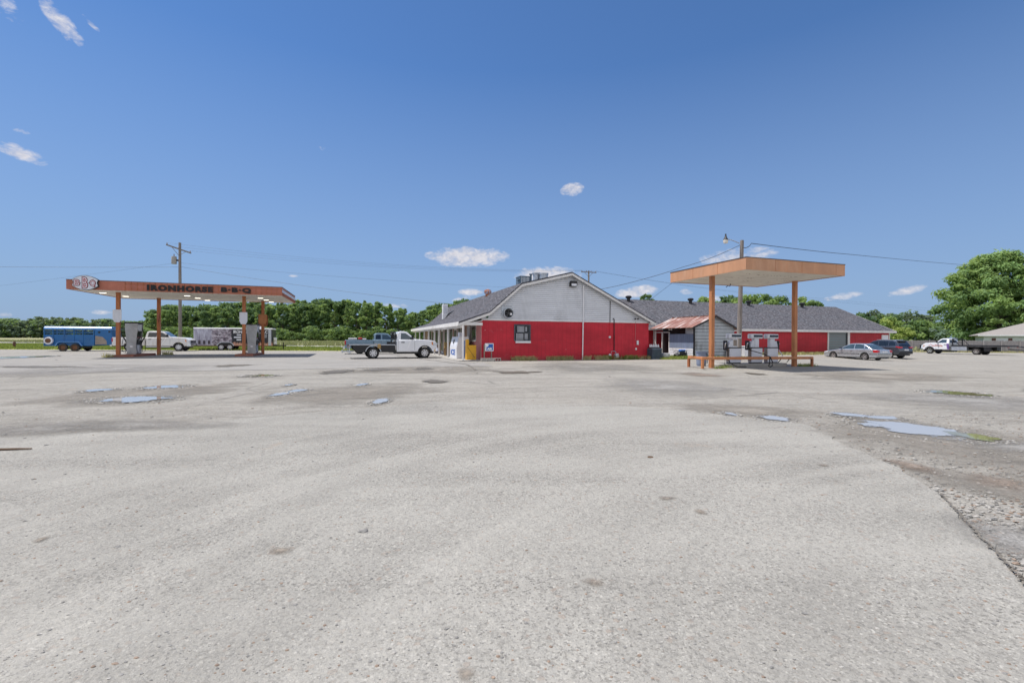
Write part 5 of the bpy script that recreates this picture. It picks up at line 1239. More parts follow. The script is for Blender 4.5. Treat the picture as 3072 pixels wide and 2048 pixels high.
pl, d_ = pole('utility_pole', 'grey wooden utility pole with transformer behind the lettered canopy', b_, tp, .19, .13)
A = crossarm(pl, d_-Vector((0, .16, .75)), (.62, .78, -.25), 2.5)
tz = at(535, 781, 53)-b_
tr = MB().lathe([(0, -.45), (.24, -.43), (.26, -.38), (.26, .36), (.24, .42), (0, .45)], tz+Vector((-.42, -.1, 0)), 14).build('transformer', 'concrete', pl, smooth=40)
MB().cyl(tz+Vector((-.42, -.1, .4)), tz+Vector((-.42, -.1, .7)), .05, 8).build('bushing', 'insulator', tr); MB().box(tz.x-.2, tz.x, tz.y-.1, tz.y+.05, tz.z-.1, tz.z+.1).build('bracket', 'dark_metal', tr)
A = [b_+q for q in A]
fb = at(1766, 1018, 72); fb.z = 0; ft = at(1766, 812, 72)
pf, df = pole('utility_pole', 'distant wooden utility pole whose crossarm shows above the store roof', fb, ft, .17, .12)
Bp = crossarm(pf, df-Vector((0, .14, .25)), (.95, .3, 0), 2.6, 4); Bp = [fb+q for q in Bp]
rb0 = at(2215.5, 1085, 31); rb0.z = gz(rb0.x, rb0.y); rt = at(2226, 721, 31)
pr_, dr_ = pole('lamp_pole', 'leaning grey wooden pole with a yard lamp behind the plain canopy', rb0, rt, .165, .115)
la = [at(2218, 730, 31)-rb0, at(2200, 722, 31)-rb0, at(2181, 716.5, 30.9)-rb0]
arm = MB().tube(la, .028, 6).build('lamp_arm', 'galvanised', pr_)
lc = at(2177, 719, 30.9)-rb0
MB().lathe([(.05, .28), (.07, .2), (.10, .12), (.15, .02), (.16, -.02)], lc, 12).build('lamp_head', 'dark_metal', arm, smooth=40); MB().lathe([(.155, -.02), (.16, -.10), (.13, -.24), (0, -.26)], lc, 12).build('lamp_shade', 'off_white_soffit', arm, smooth=40)
MB().lathe([(0, .4), (.05, .38), (.05, .26)], lc, 8).build('photocell', 'dark_metal', arm)
for i, nm in enumerate(('near', 'middle', 'far')):
    wire('power_line', 'thin %s conductor strung between the transformer pole and the pole behind the store' % nm, [A[i], Bp[i]], .9, .0065)
wire('power_line', 'service wire sloping from the transformer pole down to the store roof', [at(541, 800, 53), site(2.7, 21, 5.1)], .25, .012)
wire('power_line', 'lower thin wire leaving the transformer pole towards the store ridge', [at(543, 789, 53), at(1525, 862, 66)], .25, .008)
wire('power_line', 'level wire running out of the left edge to the transformer pole', [at(-260, 798, 44), at(539, 801, 53)], .06, .012)
wire('power_line', 'faint wire dropping leftward from the transformer to the far left', [at(-300, 893, 90), at(533, 788, 53)], .1, .008)
wire('power_line', 'dark wire from the lamp pole over the canopy to the store roof', [at(2224, 733, 31), at(2052, 800, 33), at(1800, 868, 38)], .12, .016)
wire('power_line', 'wire dropping behind the canopy corner onto the warehouse ridge', [at(2060, 812, 36), at(1950, 899, 50)], .06, .014)
wire('power_line', 'twisted dark cable from the lamp pole to the big tree', [at(2229, 742, 31), at(2243, 741, 31.2), at(2254, 730, 31.5), at(2560, 764, 46), at(2900, 795, 80)], .05, .022, 10)
for i, k in ((3, 'upper'), (2, 'lower')):
    wire('power_line', '%s faint wire running from the distant pole to the right edge' % k, [Bp[i], at(2480, 884+i*6, 92), at(3200, 930+i*8, 130)], .6, .009)

# ------------------------------------------------------------------ things around the store
ib = thing('ice_freezer', 'white slant front ice freezer standing on the store porch', 'freezer', site(0, 0, .07), SITE)
pf_ = [(-1.27, 0), (-.45, 0), (-.45, 1.46), (-1.10, 1.46), (-1.27, .74)]
MB().prism(pf_, 1.65, 3.95).build('cabinet', 'bright_white', ib, bevel=.015)
for t0, t1 in ((1.74, 2.76), (2.84, 3.86)):
    q = lambda f, o: (-1.27+.17*f-o*.973, .74+.72*f+o*.23)
    (xa, za), (xb, zb2) = q(.08, .012), q(.92, .012)
    d = MB().add([(xa, t0, za), (xa, t1, za), (xb, t1, zb2), (xb, t0, zb2)], [(0, 1, 2, 3)]).build('door', 'sign_white', ib)
    MB().bar((xa+.02, t1-.06 if t0 < 2 else t0+.06, za+.2), (xa+.08, t1-.06 if t0 < 2 else t0+.06, za+.46), .03, .03).build('handle', 'dark_metal', d)
text_mesh('lettering', 'ICE', 1.5, .38, .006, 'sign_blue', ib, (-1.2705, 3.6, .22), (math.pi/2, 0, -math.pi/2), .04)
MB().box(-.86, -.70, 1.642, 1.649, .10, 1.2).build('side_graphic', 'sign_blue', ib); MB().box(-.66, -.54, 1.642, 1.649, .30, 1.1).build('side_graphic', 'sign_black', ib)
for s0, t0, w, h, mt, lb in ((-1.0, 2.0, .34, .30, 'sign_white', 'pale blue striped carton on top of the ice freezer'), (-.80, 2.7, .30, .26, 'black_plastic', 'black box on top of the ice freezer near the window')):
    o = MB().box(0, w, 0, .5, 0, h).box(.03, w-.03, -.004, -.0005, .04, h*.45).build('carton', mt, None, bevel=.01, loc=site(s0, t0, 1.532)); o.rotation_euler = (0, 0, R_(SITE)); tag(o, lb, 'box')
nb = thing('newspaper_box', 'yellow newspaper box beside the nearest porch post', 'vending box', site(-.95, .05, .07), SITE)
MB().box(0, .62, 0, .45, 0, .92).build('cabinet', 'yellow_paint', nb, bevel=.015); MB().bar((.05, -.006, .80), (.52, -.006, .12), .02, .01, (0, 1, 0)).build('strap', 'black_paint', nb); MB().box(.0, .17, .1, .4, .92, 1.28).build('coin_box', 'yellow_paint', nb, bevel=.02)
for px, z0, z1, wd, mt, lb in ((1330, .75, 1.12, .9, 'wood_crate', 'tan wooden crate on a stand behind the white truck bumper'),):
    t__ = 7.0; o = MB().box(-.0, .5, 0, .6, .62, 1.05).box(.04, .1, .04, .1, 0, .62).box(.40, .46, .04, .1, 0, .62).box(.04, .1, .5, .56, 0, .62).box(.40, .46, .5, .56, 0, .62).build('planter_crate', mt, None, loc=site(-1.05, t__, .07)); o.rotation_euler = (0, 0, R_(SITE)); tag(o, lb, 'crate')
am = thing('air_machine', 'white and blue tyre air sign on two posts by the red wall', 'air pump', site(.1, -.55, gz(*site(.1, -.55)[:2])), SITE)
MB().box(-.09, -.03, 0, .06, -.1, 1.04).box(.38, .44, 0, .06, -.1, .7).build('post', 'bare_panel', am)
c_ = MB().box(-.02, .52, -.08, .10, .62, 1.12).build('cabinet', 'bright_white', am, bevel=.02)
MB().box(.05, .47, -.086, -.081, .66, 1.07).build('blue_panel', 'sign_blue', c_); text_mesh('lettering', 'AIR', .34, .16, .006, 'bright_white', c_, (.09, -.093, .69), FACE_N, .05)
MB().prism([(.02, .90), (.12, .90), (.20, 1.0), (.14, 1.09), (.02, 1.09)], -.0915, -.0865).build('white_corner', 'bright_white', c_)
for i in range(3):
    p = site(-.28+i*.44, -1.0, 0); p.z = gz(p.x, p.y)
    m = MB().box(0, .40, 0, .2, 0, .03).box(0, .40, 0, .2, .17, .2).box(0, .04, 0, .2, .03, .17).box(.36, .40, 0, .2, .03, .17).box(.18, .22, 0, .2, .03, .17) if i == 2 else MB().box(0, .40, 0, .19, 0, .20).box(.05, .17, -.004, 0, .04, .16).box(.22, .35, -.004, 0, .04, .16)
    o = m.build('cinder_block', 'concrete', None, loc=p, bevel=.006); o.rotation_euler = (0, 0, R_(SITE+(i-1)*2))
    tag(o, ('leftmost grey cinder block below the air sign', 'middle grey cinder block below the air sign', 'hollow cinder block at the right end of the row under the air sign')[i], 'cinder block', 'cinder blocks along the red wall')
def put(px, Y): q = at(px, 1020, Y); return Vector((q.x, q.y, gz(q.x, q.y)))
cu = thing('condenser_unit', 'dark slatted air conditioning condenser at the right corner of the store', 'air conditioner', put(1962, 33.2), SITE)
MB().box(-.37, .37, -.37, .37, .04, .72).build('coil', 'black_paint', cu); m = MB()
for i in range(12):
    x = -.375+i*.068
    for y0, y1 in ((-.395, -.372), (.372, .395)): m.box(x-.012, x+.012, y0, y1, .06, .70)
    m.box(-.395, -.372, x-.012, x+.012, .06, .70).box(.372, .395, x-.012, x+.012, .06, .70)
m.build('grille', 'blue_grey_metal', cu); MB().box(-.40, .40, -.40, .40, .70, .77).build('top_panel', 'blue_grey_metal', cu, bevel=.01); MB().box(-.4, .4, -.4, .4, 0, .06).build('base_pan', 'blue_grey_metal', cu, bevel=.01)
MB().lathe([(0, .78), (.28, .78), (.30, .77)], n=18).build('fan_guard', 'dark_metal', cu)
cp = cu.location
pk = tag(MB().box(-.38, .38, -.3, .3, 0, .08).build('tray', 'dark_metal', None, loc=(cp.x, cp.y, cp.z+.78)), 'dark tray of white bottles on the condenser', 'tray')
for i in range(6):
    o = MB().lathe([(.05, 0), (.052, .12), (.02, .17), (.022, .21), (0, .215)], n=10).build('bottle', 'bright_white', None, loc=(cp.x-.31+i*.125, cp.y-.1+i*.02, cp.z+.86), smooth=40)
    tag(o, 'small white bottle standing in the row on the condenser tray', 'bottle', 'white bottles on the condenser')
q = put(1996, 33.4)
tag(MB().lathe([(.24, 0), (.27, .05), (.33, .36), (.36, .40), (.33, .41), (.28, .34), (.0, .32)], n=20).build('planter', 'dirty_white', None, loc=q, smooth=35), 'white fluted round tub planter right of the condenser', 'planter')
pw = thing('pressure_washer', 'small blue engine on a wheeled frame near the shed', 'engine', put(2041, 36.2), SITE)
MB().box(-.42, .42, -.22, .22, .14, .18).tube([(-.4, -.22, .16), (-.42, -.22, .5), (.42, -.22, .52), (.4, -.22, .16)], .02, 5).tube([(-.4, .22, .16), (-.42, .22, .5), (.42, .22, .52), (.4, .22, .16)], .02, 5).build('frame', 'black_paint', pw)
MB().box(-.12, .34, -.18, .18, .2, .46).build('engine_block', 'black_plastic', pw, bevel=.04); MB().box(-.05, .38, -.17, .17, .46, .62).build('fuel_tank', 'sign_blue', pw, bevel=.05); MB().box(-.36, -.14, -.15, .15, .2, .42).build('pump_head', 'galvanised', pw, bevel=.03)
for x in (-.3, .3):
    for y in (-.26, .26): MB().lathe([(0, -.03), (.13, -.03), (.14, 0), (.13, .03), (0, .03)], n=14, axis='y').build('wheel', 'rubber', pw, loc=(x, y, .14))
def tyre(label, loc, rot, r=.42):
    o = MB().lathe([(r*.58, -.10), (r*.9, -.12), (r, -.07), (r, .07), (r*.9, .12), (r*.58, .10), (r*.62, 0), (r*.58, -.10)], n=28, axis='y').build('worn_tyre', 'rubber', None, smooth=40, loc=loc); o.rotation_euler = rot; tag(o, label, 'tyre', 'old tyres by the shed')
q = put(2096, 36.5); tyre('big black tyre standing behind the guard rail left of the post', (q.x, q.y, q.z+.50), (R_(8), 0, R_(10)), .52)
q = put(2122, 38.5); tyre('black tyre leaning on the shed wall behind the canopy post', (q.x, q.y, q.z+.46), (R_(12), 0, R_(SITE)), .48)
tb = thing('trash_can', 'blue grey plastic trash can under the guard rail by the left post', 'trash can', put(2104, 24.6), SITE)
MB().lathe([(.0, .02), (.22, .0), (.27, .72), (.29, .74), (.29, .78), (.25, .78), (.24, .1), (0, .08)], n=20).build('bin', 'blue_board', tb, smooth=40); MB().box(.14, .19, -.27, -.24, .1, .7).build('rib', 'blue_grey_metal', tb)
tb = thing('trash_bin', 'tall white rectangular trash bin between two old pumps', 'trash can', put(2235, 38), SITE)
MB().prism([(-.22, 0), (.22, 0), (.30, .86), (-.30, .86)], -.25, .25).build('bin', 'bright_white', tb, bevel=.03); MB().box(-.34, .34, -.29, .29, .86, .93).build('lid', 'bright_white', tb, bevel=.03); MB().box(-.2, .2, -.275, -.262, .7, .82).build('label_plate', 'sign_white', tb)
tb = thing('storage_chest', 'low white storage chest behind the pump with the tan neck', 'chest', put(2163, 39), SITE)
MB().box(-.5, .5, -.3, .3, 0, .52).build('box', 'dirty_white', tb, bevel=.03); MB().box(-.53, .53, -.33, .33, .52, .60).build('lid', 'bright_white', tb, bevel=.03); MB().box(-.08, .08, -.35, -.331, .48, .56).build('latch', 'dark_metal', tb)
hy = thing('fire_hydrant', 'dark fire hydrant on the grass beyond the lot at far left', 'fire hydrant', put(43, 57), 0)
MB().lathe([(.16, 0), (.16, .06), (.11, .08), (.11, .55), (.15, .58), (.15, .63), (.12, .70), (.05, .78), (.03, .84), (0, .85)], n=14).build('barrel', 'brown_trim', hy, smooth=35); MB().cyl((-.22, 0, .45), (.22, 0, .45), .06, 10).cyl((0, -.2, .42), (0, 0, .42), .07, 10).build('outlet', 'brown_trim', hy)
q = gpt(4, 1354); o = MB().tube([(-.36, -.03, .012), (-.1, .0, .014), (.15, .02, .016), (.32, .05, .014)], [.010, .014, .013, .008], 7).build('wooden_stick', 'old_wood', None, loc=(q.x, q.y, .012)); tag(o, 'broken brown stick lying on the asphalt at the left edge', 'stick')

# ------------------------------------------------------------------ fence, house
FA, FB = Vector((57, 72.8, 0)), Vector((96, 68.0, 0)); Fd = (FB-FA).normalized(); Fn = Vector((-Fd.y, Fd.x, 0)); FL = (FB-FA).length
fz = -.36
fn = thing('wood_fence', 'weathered grey wooden privacy fence behind the tow truck', 'fence', (FA.x, FA.y, fz), math.degrees(math.atan2(Fd.y, Fd.x)))
m = MB(); x = 0; rr = random.Random(5)
while x < FL:
    w = .138; h = 1.83+rr.uniform(-.04, .04); m.box(x, x+w, 0, .02, -.2+rr.uniform(0, .05), h); x += w+.012
m.build('boards', 'fence_wood', fn)
m = MB()
for z in (.35, 1.05, 1.62): m.box(0, FL, -.04, -.001, z, z+.09)
m.build('rail', 'fence_wood', fn)
for i in range(16):
    x = i*2.5+.6
    if x < FL: MB().box(x-.055, x+.055, -.14, -.041, -.2, 1.93).build('post', 'fence_wood', fn)
ho = thing('ranch_house', 'pale ranch house with low hip roof beyond the fence at the right edge', 'house', (85.6, 83.6, -.3), -38)
MB().box(0, 22, 0, 9, -.3, 2.75).build('wall', 'house_siding', ho)
m = MB(); m.add([(-.8, -.55, 2.80), (24, -.55, 2.80), (24, 9.6, 2.80), (-.8, 9.6, 2.80), (6, 4.5, 5.1), (17, 4.5, 5.1), (-.8, -.55, 2.68), (24, -.55, 2.68), (24, 9.6, 2.68), (-.8, 9.6, 2.68)], [(0, 1, 5, 4), (1, 2, 5), (2, 3, 4, 5), (3, 0, 4), (0, 6, 7, 1), (1, 7, 8, 2), (2, 8, 9, 3), (3, 9, 6, 0), (6, 9, 8, 7)]); hr = m.build('roof', 'house_roof', ho)
MB().box(-.84, 24, -.60, -.555, 2.62, 2.82).build('eave_board', 'bright_white', hr)
for x in (1.0, 5.2, 9.6, 13.5):
    w_ = MB().box(x+.55, x+2.0, -.05, -.001, 1.0, 2.2).build('window', 'bright_white', ho); MB().box(x+.62, x+1.93, -.06, -.051, 1.07, 2.13).build('window_pane', 'sign_white', w_)
    MB().box(x, x+.5, -.06, -.001, .95, 2.25).box(x+2.05, x+2.55, -.06, -.001, .95, 2.25).build('shutter', 'brown_trim', w_)
MB().box(7.9, 8.9, -.06, -.001, .1, 2.2).build('door', 'brown_trim', ho)

# ------------------------------------------------------------------ trees
def crown_mesh(name, rs, H, R, base, ncl, nleaf, leaf, mats, shape=1.0, pointy=0.0, gap=0.0):
    """leaf clumps gathered in clusters over an uneven crown"""
    m = MB(); vs, fs, mi = [], [], []
    cl = []
    for i in range(ncl):
        f = rs.random()**.8; z = base+(H-base)*f
        prof = math.sin(math.pi*min(1, .12+f*(.80 if not pointy else .86)))**.65 if not pointy else (1-f)**.75*(.35+.65*min(1, f*5))
        a = rs.uniform(0, 6.283); rr = R*prof*math.sqrt(rs.uniform(.12, 1))
        cl.append((rr*math.cos(a), rr*math.sin(a)*shape, z, R*rs.uniform(.20, .36)*(.55 if pointy else 1), rs.choice(range(len(mats)))))
    for k in range(nleaf):
        cx, cy, cz, cr, c = cl[rs.randrange(ncl)]
        u = Vector((rs.gauss(0, 1), rs.gauss(0, 1), rs.gauss(.15, .85))).normalized(); p = Vector((cx, cy, cz))+Vector((u.x*cr, u.y*cr, u.z*cr*.72))*rs.uniform(.55, 1.08)
        nrm = (u+Vector((rs.gauss(0, .6), rs.gauss(0, .6), rs.gauss(.3, .6)))).normalized(); t1 = nrm.orthogonal().normalized(); t1 = (Matrix.Rotation(rs.uniform(0, 6.28), 3, nrm) @ t1); t2 = nrm.cross(t1)
        s = leaf*rs.uniform(.55, 1.3); b = len(vs)
        vs += [p-t1*s, p-t2*s*.5+t1*s*.1, p+t1*s+nrm*s*.15, p+t2*s*.55]; fs.append((b, b+1, b+2, b+3)); mi.append(c)
    m.v = [tuple(v) for v in vs]; m.f = [list(f) for f in fs]; m.mi = mi
    return m
def trunk_mesh(rs, H, r, limbs, R, base):
    m = MB(); m.tube([(0, 0, -.4), (rs.uniform(-.2, .2), rs.uniform(-.2, .2), H*.35), (rs.uniform(-.4, .4), rs.uniform(-.4, .4), H*.8)], [r, r*.75, r*.2], 9)
    for i in range(limbs):
        a = rs.uniform(0, 6.28); z = base+(H-base)*rs.uniform(.05, .5); L_ = R*rs.uniform(.5, .9)
        m.tube([(0, 0, z*.8), (math.cos(a)*L_*.5, math.sin(a)*L_*.5, z+H*.04), (math.cos(a)*L_, math.sin(a)*L_, z+H*.14)], [r*.45, r*.28, r*.08], 6)
    return m
def tree_kind(name, seed, H, R, base, ncl, nleaf, leaf, mats, label, group, pointy=0, limbs=5, cat='tree'):
    rs = random.Random(seed); t = thing(name, label, cat, (0, 0, 0), 0, group)
    crown_mesh(name, rs, H, R, base, ncl, nleaf, leaf, mats, 1, pointy).build('crown', mats, t, fix=False)
    trunk_mesh(rs, H, max(.12, H*.018), limbs, R, base).build('trunk', 'bark', t, smooth=50); return t
KINDS = [tree_kind('forest_tree', 11, 18, 4.6, 1.0, 46, 2600, .62, ['leaf_mid', 'leaf_dark', 'leaf_light'], 'tall leafy green tree in the wood beyond the field', 'trees of the wood beyond the field'),
         tree_kind('forest_tree', 12, 18, 3.8, 1.0, 46, 2400, .58, ['leaf_light', 'leaf_mid', 'leaf_mid'], 'tall leafy green tree in the wood beyond the field', 'trees of the wood beyond the field'),
         tree_kind('forest_tree', 13, 18, 3.2, 2.0, 40, 2100, .52, ['leaf_mid', 'leaf_light'], 'tall leafy green tree in the wood beyond the field', 'trees of the wood beyond the field', pointy=1),
         tree_kind('forest_tree', 14, 18, 5.0, .4, 52, 2800, .62, ['leaf_dark', 'leaf_mid', 'leaf_dark'], 'tall leafy green tree in the wood beyond the field', 'trees of the wood beyond the field')]
def scatter(kinds, spots, used):
    for i, (x, y, h, k) in enumerate(spots):
        src = kinds[k]; o = src if k not in used else copy_tree(src); used.add(k)
        o.location = (x, y, gz(x, y) if y < 90 else 0); o.rotation_euler = (0, 0, random.uniform(0, 6.28)); s = h/18; o.scale = (s*random.uniform(.95, 1.2), s*random.uniform(.95, 1.2), s)
def interp(T, x):
    for (a, ya), (b, yb) in zip(T[:-1], T[1:]):
        if a <= x <= b: return ya+(yb-ya)*(x-a)/(b-a)
    return T[-1][1] if x > T[-1][0] else T[0][1]
TOP = [(400, 985), (430, 960), (455, 930), (500, 914), (560, 924), (640, 918), (740, 908), (820, 912), (900, 905), (980, 902), (1060, 904), (1140, 909), (1190, 922), (1240, 935), (1258, 940), (1290, 920), (1330, 908), (1420, 905), (1520, 912)]
spots = []
for row, Y in enumerate((190, 200, 212)):
    px = 428+row*12
    while px < 1480:
        yy = interp(TOP, px)+random.uniform(-3, 9)+(10 if row == 0 else 0); q = at(px, yy, Y+random.uniform(-3, 3))
        spots.append((q.x, q.y, q.z/1.0, random.choice((0, 1, 2, 3) if px < 800 else (0, 1, 2, 2, 1, 3)))); px += random.uniform(26, 40)
scatter(KINDS, spots, set())
# undergrowth at the foot of the wood
UB = tree_kind('shrub', 31, 18, 13, 0, 40, 1500, 1.3, ['leaf_mid', 'leaf_light', 'leaf_dark'], 'low green shrub at the foot of the wood beyond the field', 'shrubs along the wood', limbs=2, cat='shrub')
spots = []; px = 420
while px < 1300: q = at(px, 1010, 184+random.uniform(-3, 3)); spots.append((q.x, q.y, random.uniform(3, 5.5), 0)); px += random.uniform(16, 30)
scatter([UB], spots, set())
FARK = [tree_kind('distant_tree', 21, 18, 6.5, .5, 40, 1000, 1.25, ['leaf_far', 'leaf_pine'], 'hazy green tree in the distant tree line behind the blue trailer', 'trees of the distant tree line'),
        tree_kind('distant_tree', 22, 18, 7.5, .5, 44, 1100, 1.25, ['leaf_far', 'leaf_mid'], 'hazy green tree in the distant tree line behind the blue trailer', 'trees of the distant tree line')]
TOPF = [(-60, 955), (20, 955), (60, 962), (110, 958), (128, 948), (150, 962), (160, 949), (190, 960), (230, 953), (260, 966), (310, 955), (345, 960), (400, 962), (440, 968)]
spots = []
for row, Y in enumerate((455, 475)):
    px = -50+row*9
    while px < 450: q = at(px, interp(TOPF, px)+random.uniform(-2, 5)+(6 if row == 0 else 0), Y); spots.append((q.x, q.y, q.z, random.randrange(2))); px += random.uniform(17, 25)
scatter(FARK, spots, set())
# trees behind the warehouse and to its right
def solo(name, seed, px, ytop, Y, R, base, ncl, nleaf, leaf, mats, label, pointy=0, group=None):
    q = at(px, ytop, Y); t = tree_kind(name, seed, q.z+.3, R, base, ncl, nleaf, leaf, mats, label, group, pointy); t.location = (q.x, q.y, -.35); return t
BT = (('leaf_light', 'leaf_mid'), ('leaf_mid', 'leaf_dark'), ('leaf_light', 'leaf_light'))
for i, (px, yt, Y, R) in enumerate(((2115, 896, 97, 3.0), (2185, 893, 100, 3.2), (2245, 889, 96, 3.4), (2290, 886, 98, 3.2), (2350, 893, 100, 3.0), (2400, 898, 97, 2.6), (2445, 905, 96, 1.9), (1938, 886, 88, 1.7))):
    solo('tree', 50+i, px, yt, Y, R, 3, 40, 2200, .34, list(BT[i % 3]), 'leafy green treetop showing above the warehouse ridge' if i < 7 else 'small green treetop above the warehouse ridge beside the store gable', group='treetops behind the warehouse' if i < 7 else None)
solo('dark_tree', 61, 2600, 941, 125, 5.0, 1, 44, 2600, .5, ['leaf_pine', 'leaf_dark'], 'dark green tree just right of the warehouse roof')
solo('dark_tree', 62, 2655, 948, 128, 4.2, 1, 40, 2200, .5, ['leaf_pine', 'leaf_far'], 'grey green tree rising behind the yellowish bush')
solo('bush', 63, 2660, 956, 96, 3.2, .2, 40, 2600, .30, ['leaf_yellow', 'leaf_light'], 'bright yellow green bushy tree beside the warehouse end')
solo('bush', 68, 2700, 985, 92, 2.4, .1, 34, 2000, .26, ['leaf_yellow', 'leaf_light'], 'lower yellow green bush behind the fence near the SUV')
solo('dark_tree', 64, 2718, 944, 120, 4.6, 1, 46, 2800, .46, ['leaf_pine', 'leaf_dark', 'leaf_far'], 'round topped dark tree in the middle of the gap behind the fence')
solo('dark_tree', 65, 2768, 955, 124, 4.4, 1, 44, 2400, .46, ['leaf_pine', 'leaf_far'], 'dark conifer like tree beside the big shade tree', 0)
solo('bush', 66, 2752, 968, 98, 3.0, .3, 40, 2400, .30, ['leaf_light', 'leaf_mid'], 'fresh green bushy tree against the fence left of the big tree')
solo('bush', 67, 2800, 985, 96, 2.6, .3, 36, 2000, .30, ['leaf_mid', 'leaf_far'], 'dull green bush at the foot of the big tree')
solo('tree', 69, 3085, 930, 112, 5.0, 1, 50, 2800, .42, ['leaf_light', 'leaf_mid'], 'green tree behind the ranch house at the right edge')
solo('tree', 70, 3010, 965, 116, 5.0, .5, 44, 2600, .42, ['leaf_dark', 'leaf_mid'], 'dark green tree in the shade behind the ranch house')
# the big shade tree
rs = random.Random(77); Y = 99; q = at(2996, 748, Y)
bt = thing('shade_tree', 'very large spreading green tree towering over the fence and house', 'tree', (q.x, q.y, -.35))
H = q.z+.35; m = MB(); vs, fs, mi = [], [], []
cl = []
for i in range(320):
    f = rs.random(); z = 2.0+(H-3.4)*f
    prof = min(1, .84+f*.7) if f < .26 else max(.18, (1-((f-.26)/.74)**2.3))**.72
    a = rs.uniform(0, 6.28); k = math.sqrt(rs.uniform(.12, 1)); rr = 11.3*prof*k*(.90+.16*math.sin(3*a+z*.35)+.10*math.sin(7*a-z*.8))
    cl.append((rr*math.cos(a), rr*math.sin(a), z, rs.uniform(.9, 1.9), rs.choice((0, 0, 1, 1, 2))))
for k in range(46000):
    cx, cy, cz, cr, c = cl[rs.randrange(len(cl))]
    u = Vector((rs.gauss(0, 1), rs.gauss(0, 1), rs.gauss(.1, .8))).normalized(); p = Vector((cx, cy, cz))+Vector((u.x*cr*1.25, u.y*cr*1.25, u.z*cr*.78))*rs.uniform(.45, 1.1)
    nrm = (u+Vector((rs.gauss(0, .5), rs.gauss(0, .5), rs.gauss(.55, .5)))).normalized(); t1 = nrm.orthogonal().normalized(); t1 = Matrix.Rotation(rs.uniform(0, 6.28), 3, nrm) @ t1; t2 = nrm.cross(t1)
    s = .36*rs.uniform(.6, 1.35); b = len(vs); vs += [p-t1*s, p-t2*s*.45, p+t1*s-Vector((0, 0, s*.3)), p+t2*s*.5]; fs.append([b, b+1, b+2, b+3]); mi.append(c)
m.v = [tuple(v) for v in vs]; m.f = fs; m.mi = mi; m.build('crown', ['leaf_big', 'leaf_light', 'leaf_mid'], bt, fix=False)
m = MB().tube([(0, 0, -.5), (.1, 0, 2.5), (.2, .1, 6), (.1, 0, H*.75)], [.75, .6, .45, .1], 12)
for i in range(16):
    a = i*.9+rs.uniform(-.3, .3); z = 2.5+i*.75; L_ = 11*(1-i/22)
    m.tube([(.1, 0, z), (math.cos(a)*L_*.45, math.sin(a)*L_*.45, z+1.4), (math.cos(a)*L_, math.sin(a)*L_, z+3.0)], [.30*(1-i/24), .18*(1-i/24), .04], 7)
m.build('trunk', 'bark', bt, smooth=50)

# ------------------------------------------------------------------ weeds, grass, loose stones
def strip_spots(n, s0, s1, t0, t1, o=ORG):
    L_ = []
    for i in range(n): p = site(rnd(s0, s1), t0+(t1-t0)*random.random()**1.6, 0, o); L_.append((p.x, p.y, gz(p.x, p.y)+.005))
    return L_
tufts('wall_weeds', [p for p in strip_spots(420, 2.0, 9.0, -.12, -.8) if math.sin(p[0]*2.3)+math.sin(p[0]*5.1+1) > -.3]+strip_spots(60, 9, 12.4, -.1, -.6), 'grass_dry', (.08, .34), .016, 5, .06, 'dry yellow green weeds along the foot of the red gable wall', 'weeds')
tufts('green_weeds', strip_spots(40, 8.7, 9.3, -.12, -.4)+strip_spots(50, 10.3, 11.3, -.12, -.5), 'grass_green', (.12, .34), .018, 6, .07, 'darker green weeds beside the gas meter', 'weeds')
tufts('shed_grass', strip_spots(700, 13.0, 17.0, -1.2, 2.5)+strip_spots(300, 15.5, 21, -.9, .5), 'grass_green', (.05, .20), .022, 5, .12, 'patch of grass between the condenser and the shed', 'grass')
tufts('warehouse_weeds', strip_spots(900, 24, 49, 6.3, 4.6), 'grass_dry', (.08, .30), .03, 5, .15, 'dry grass along the foot of the warehouse wall', 'weeds')
tufts('canopy_weeds', strip_spots(60, 6.05, 7.1, 2.2, 2.7, ORG_RC)+strip_spots(22, .0, .6, 1.8, 2.05, ORG_RC)+strip_spots(16, 1.0, 1.6, 2.3, 2.6, ORG_RC), 'grass_green', (.05, .18), .010, 5, .07, 'green weeds at the feet of the plain canopy posts and rail', 'weeds')
tufts('island_weeds', strip_spots(14, 1.4, 1.8, 1.3, 1.7, ORG_LC)+strip_spots(24, 3.0, 3.8, 6.0, 6.6, ORG_LC), 'grass_dry', (.1, .32), .02, 6, .08, 'small weeds beside the lettered canopy posts', 'weeds')
fsp = []
for i in range(700): f = rnd(0, FL); p = FA+Fd*f-Fn*abs(random.gauss(.2, .5)); fsp.append((p.x, p.y, fz))
tufts('fence_grass', fsp, 'grass_dry', (.1, .3), .04, 4, .2, 'dry grass along the foot of the wooden fence', 'grass')
def stone_mesh(m, c, r, rs):
    k = len(m.v); n = 6
    vs = [(c[0], c[1], c[2]+r*.62)]
    for j, (f, h) in enumerate(((.75, .42), (1.0, .05))):
        for i in range(n):
            a = 6.283*(i+.5*j)/n; q = r*f*rs.uniform(.75, 1.2); vs.append((c[0]+q*math.cos(a)*1.2, c[1]+q*math.sin(a)*.9, c[2]+r*h*rs.uniform(.7, 1.2)))
    fs = [(0, 1+i, 1+(i+1) % n) for i in range(n)]+[(1+i, 1+n+i, 1+n+(i+1) % n, 1+(i+1) % n) for i in range(n)]
    m.add(vs, fs)
rs = random.Random(9); m = MB()
for i in range(2600):
    py = 1120+(2048-1120)*rs.random()**.75; px = rs.uniform(-40, 3110); p = gpt(px, py); d = p.length
    m.cur = rs.choice((0, 0, 1, 2)); stone_mesh(m, (p.x, p.y, (.012 if True else 0)), rs.choice((.003, .004, .005, .007))*rs.uniform(.7, 1.4)*(1 if d < 4 else min(2.6, d/4)), rs)
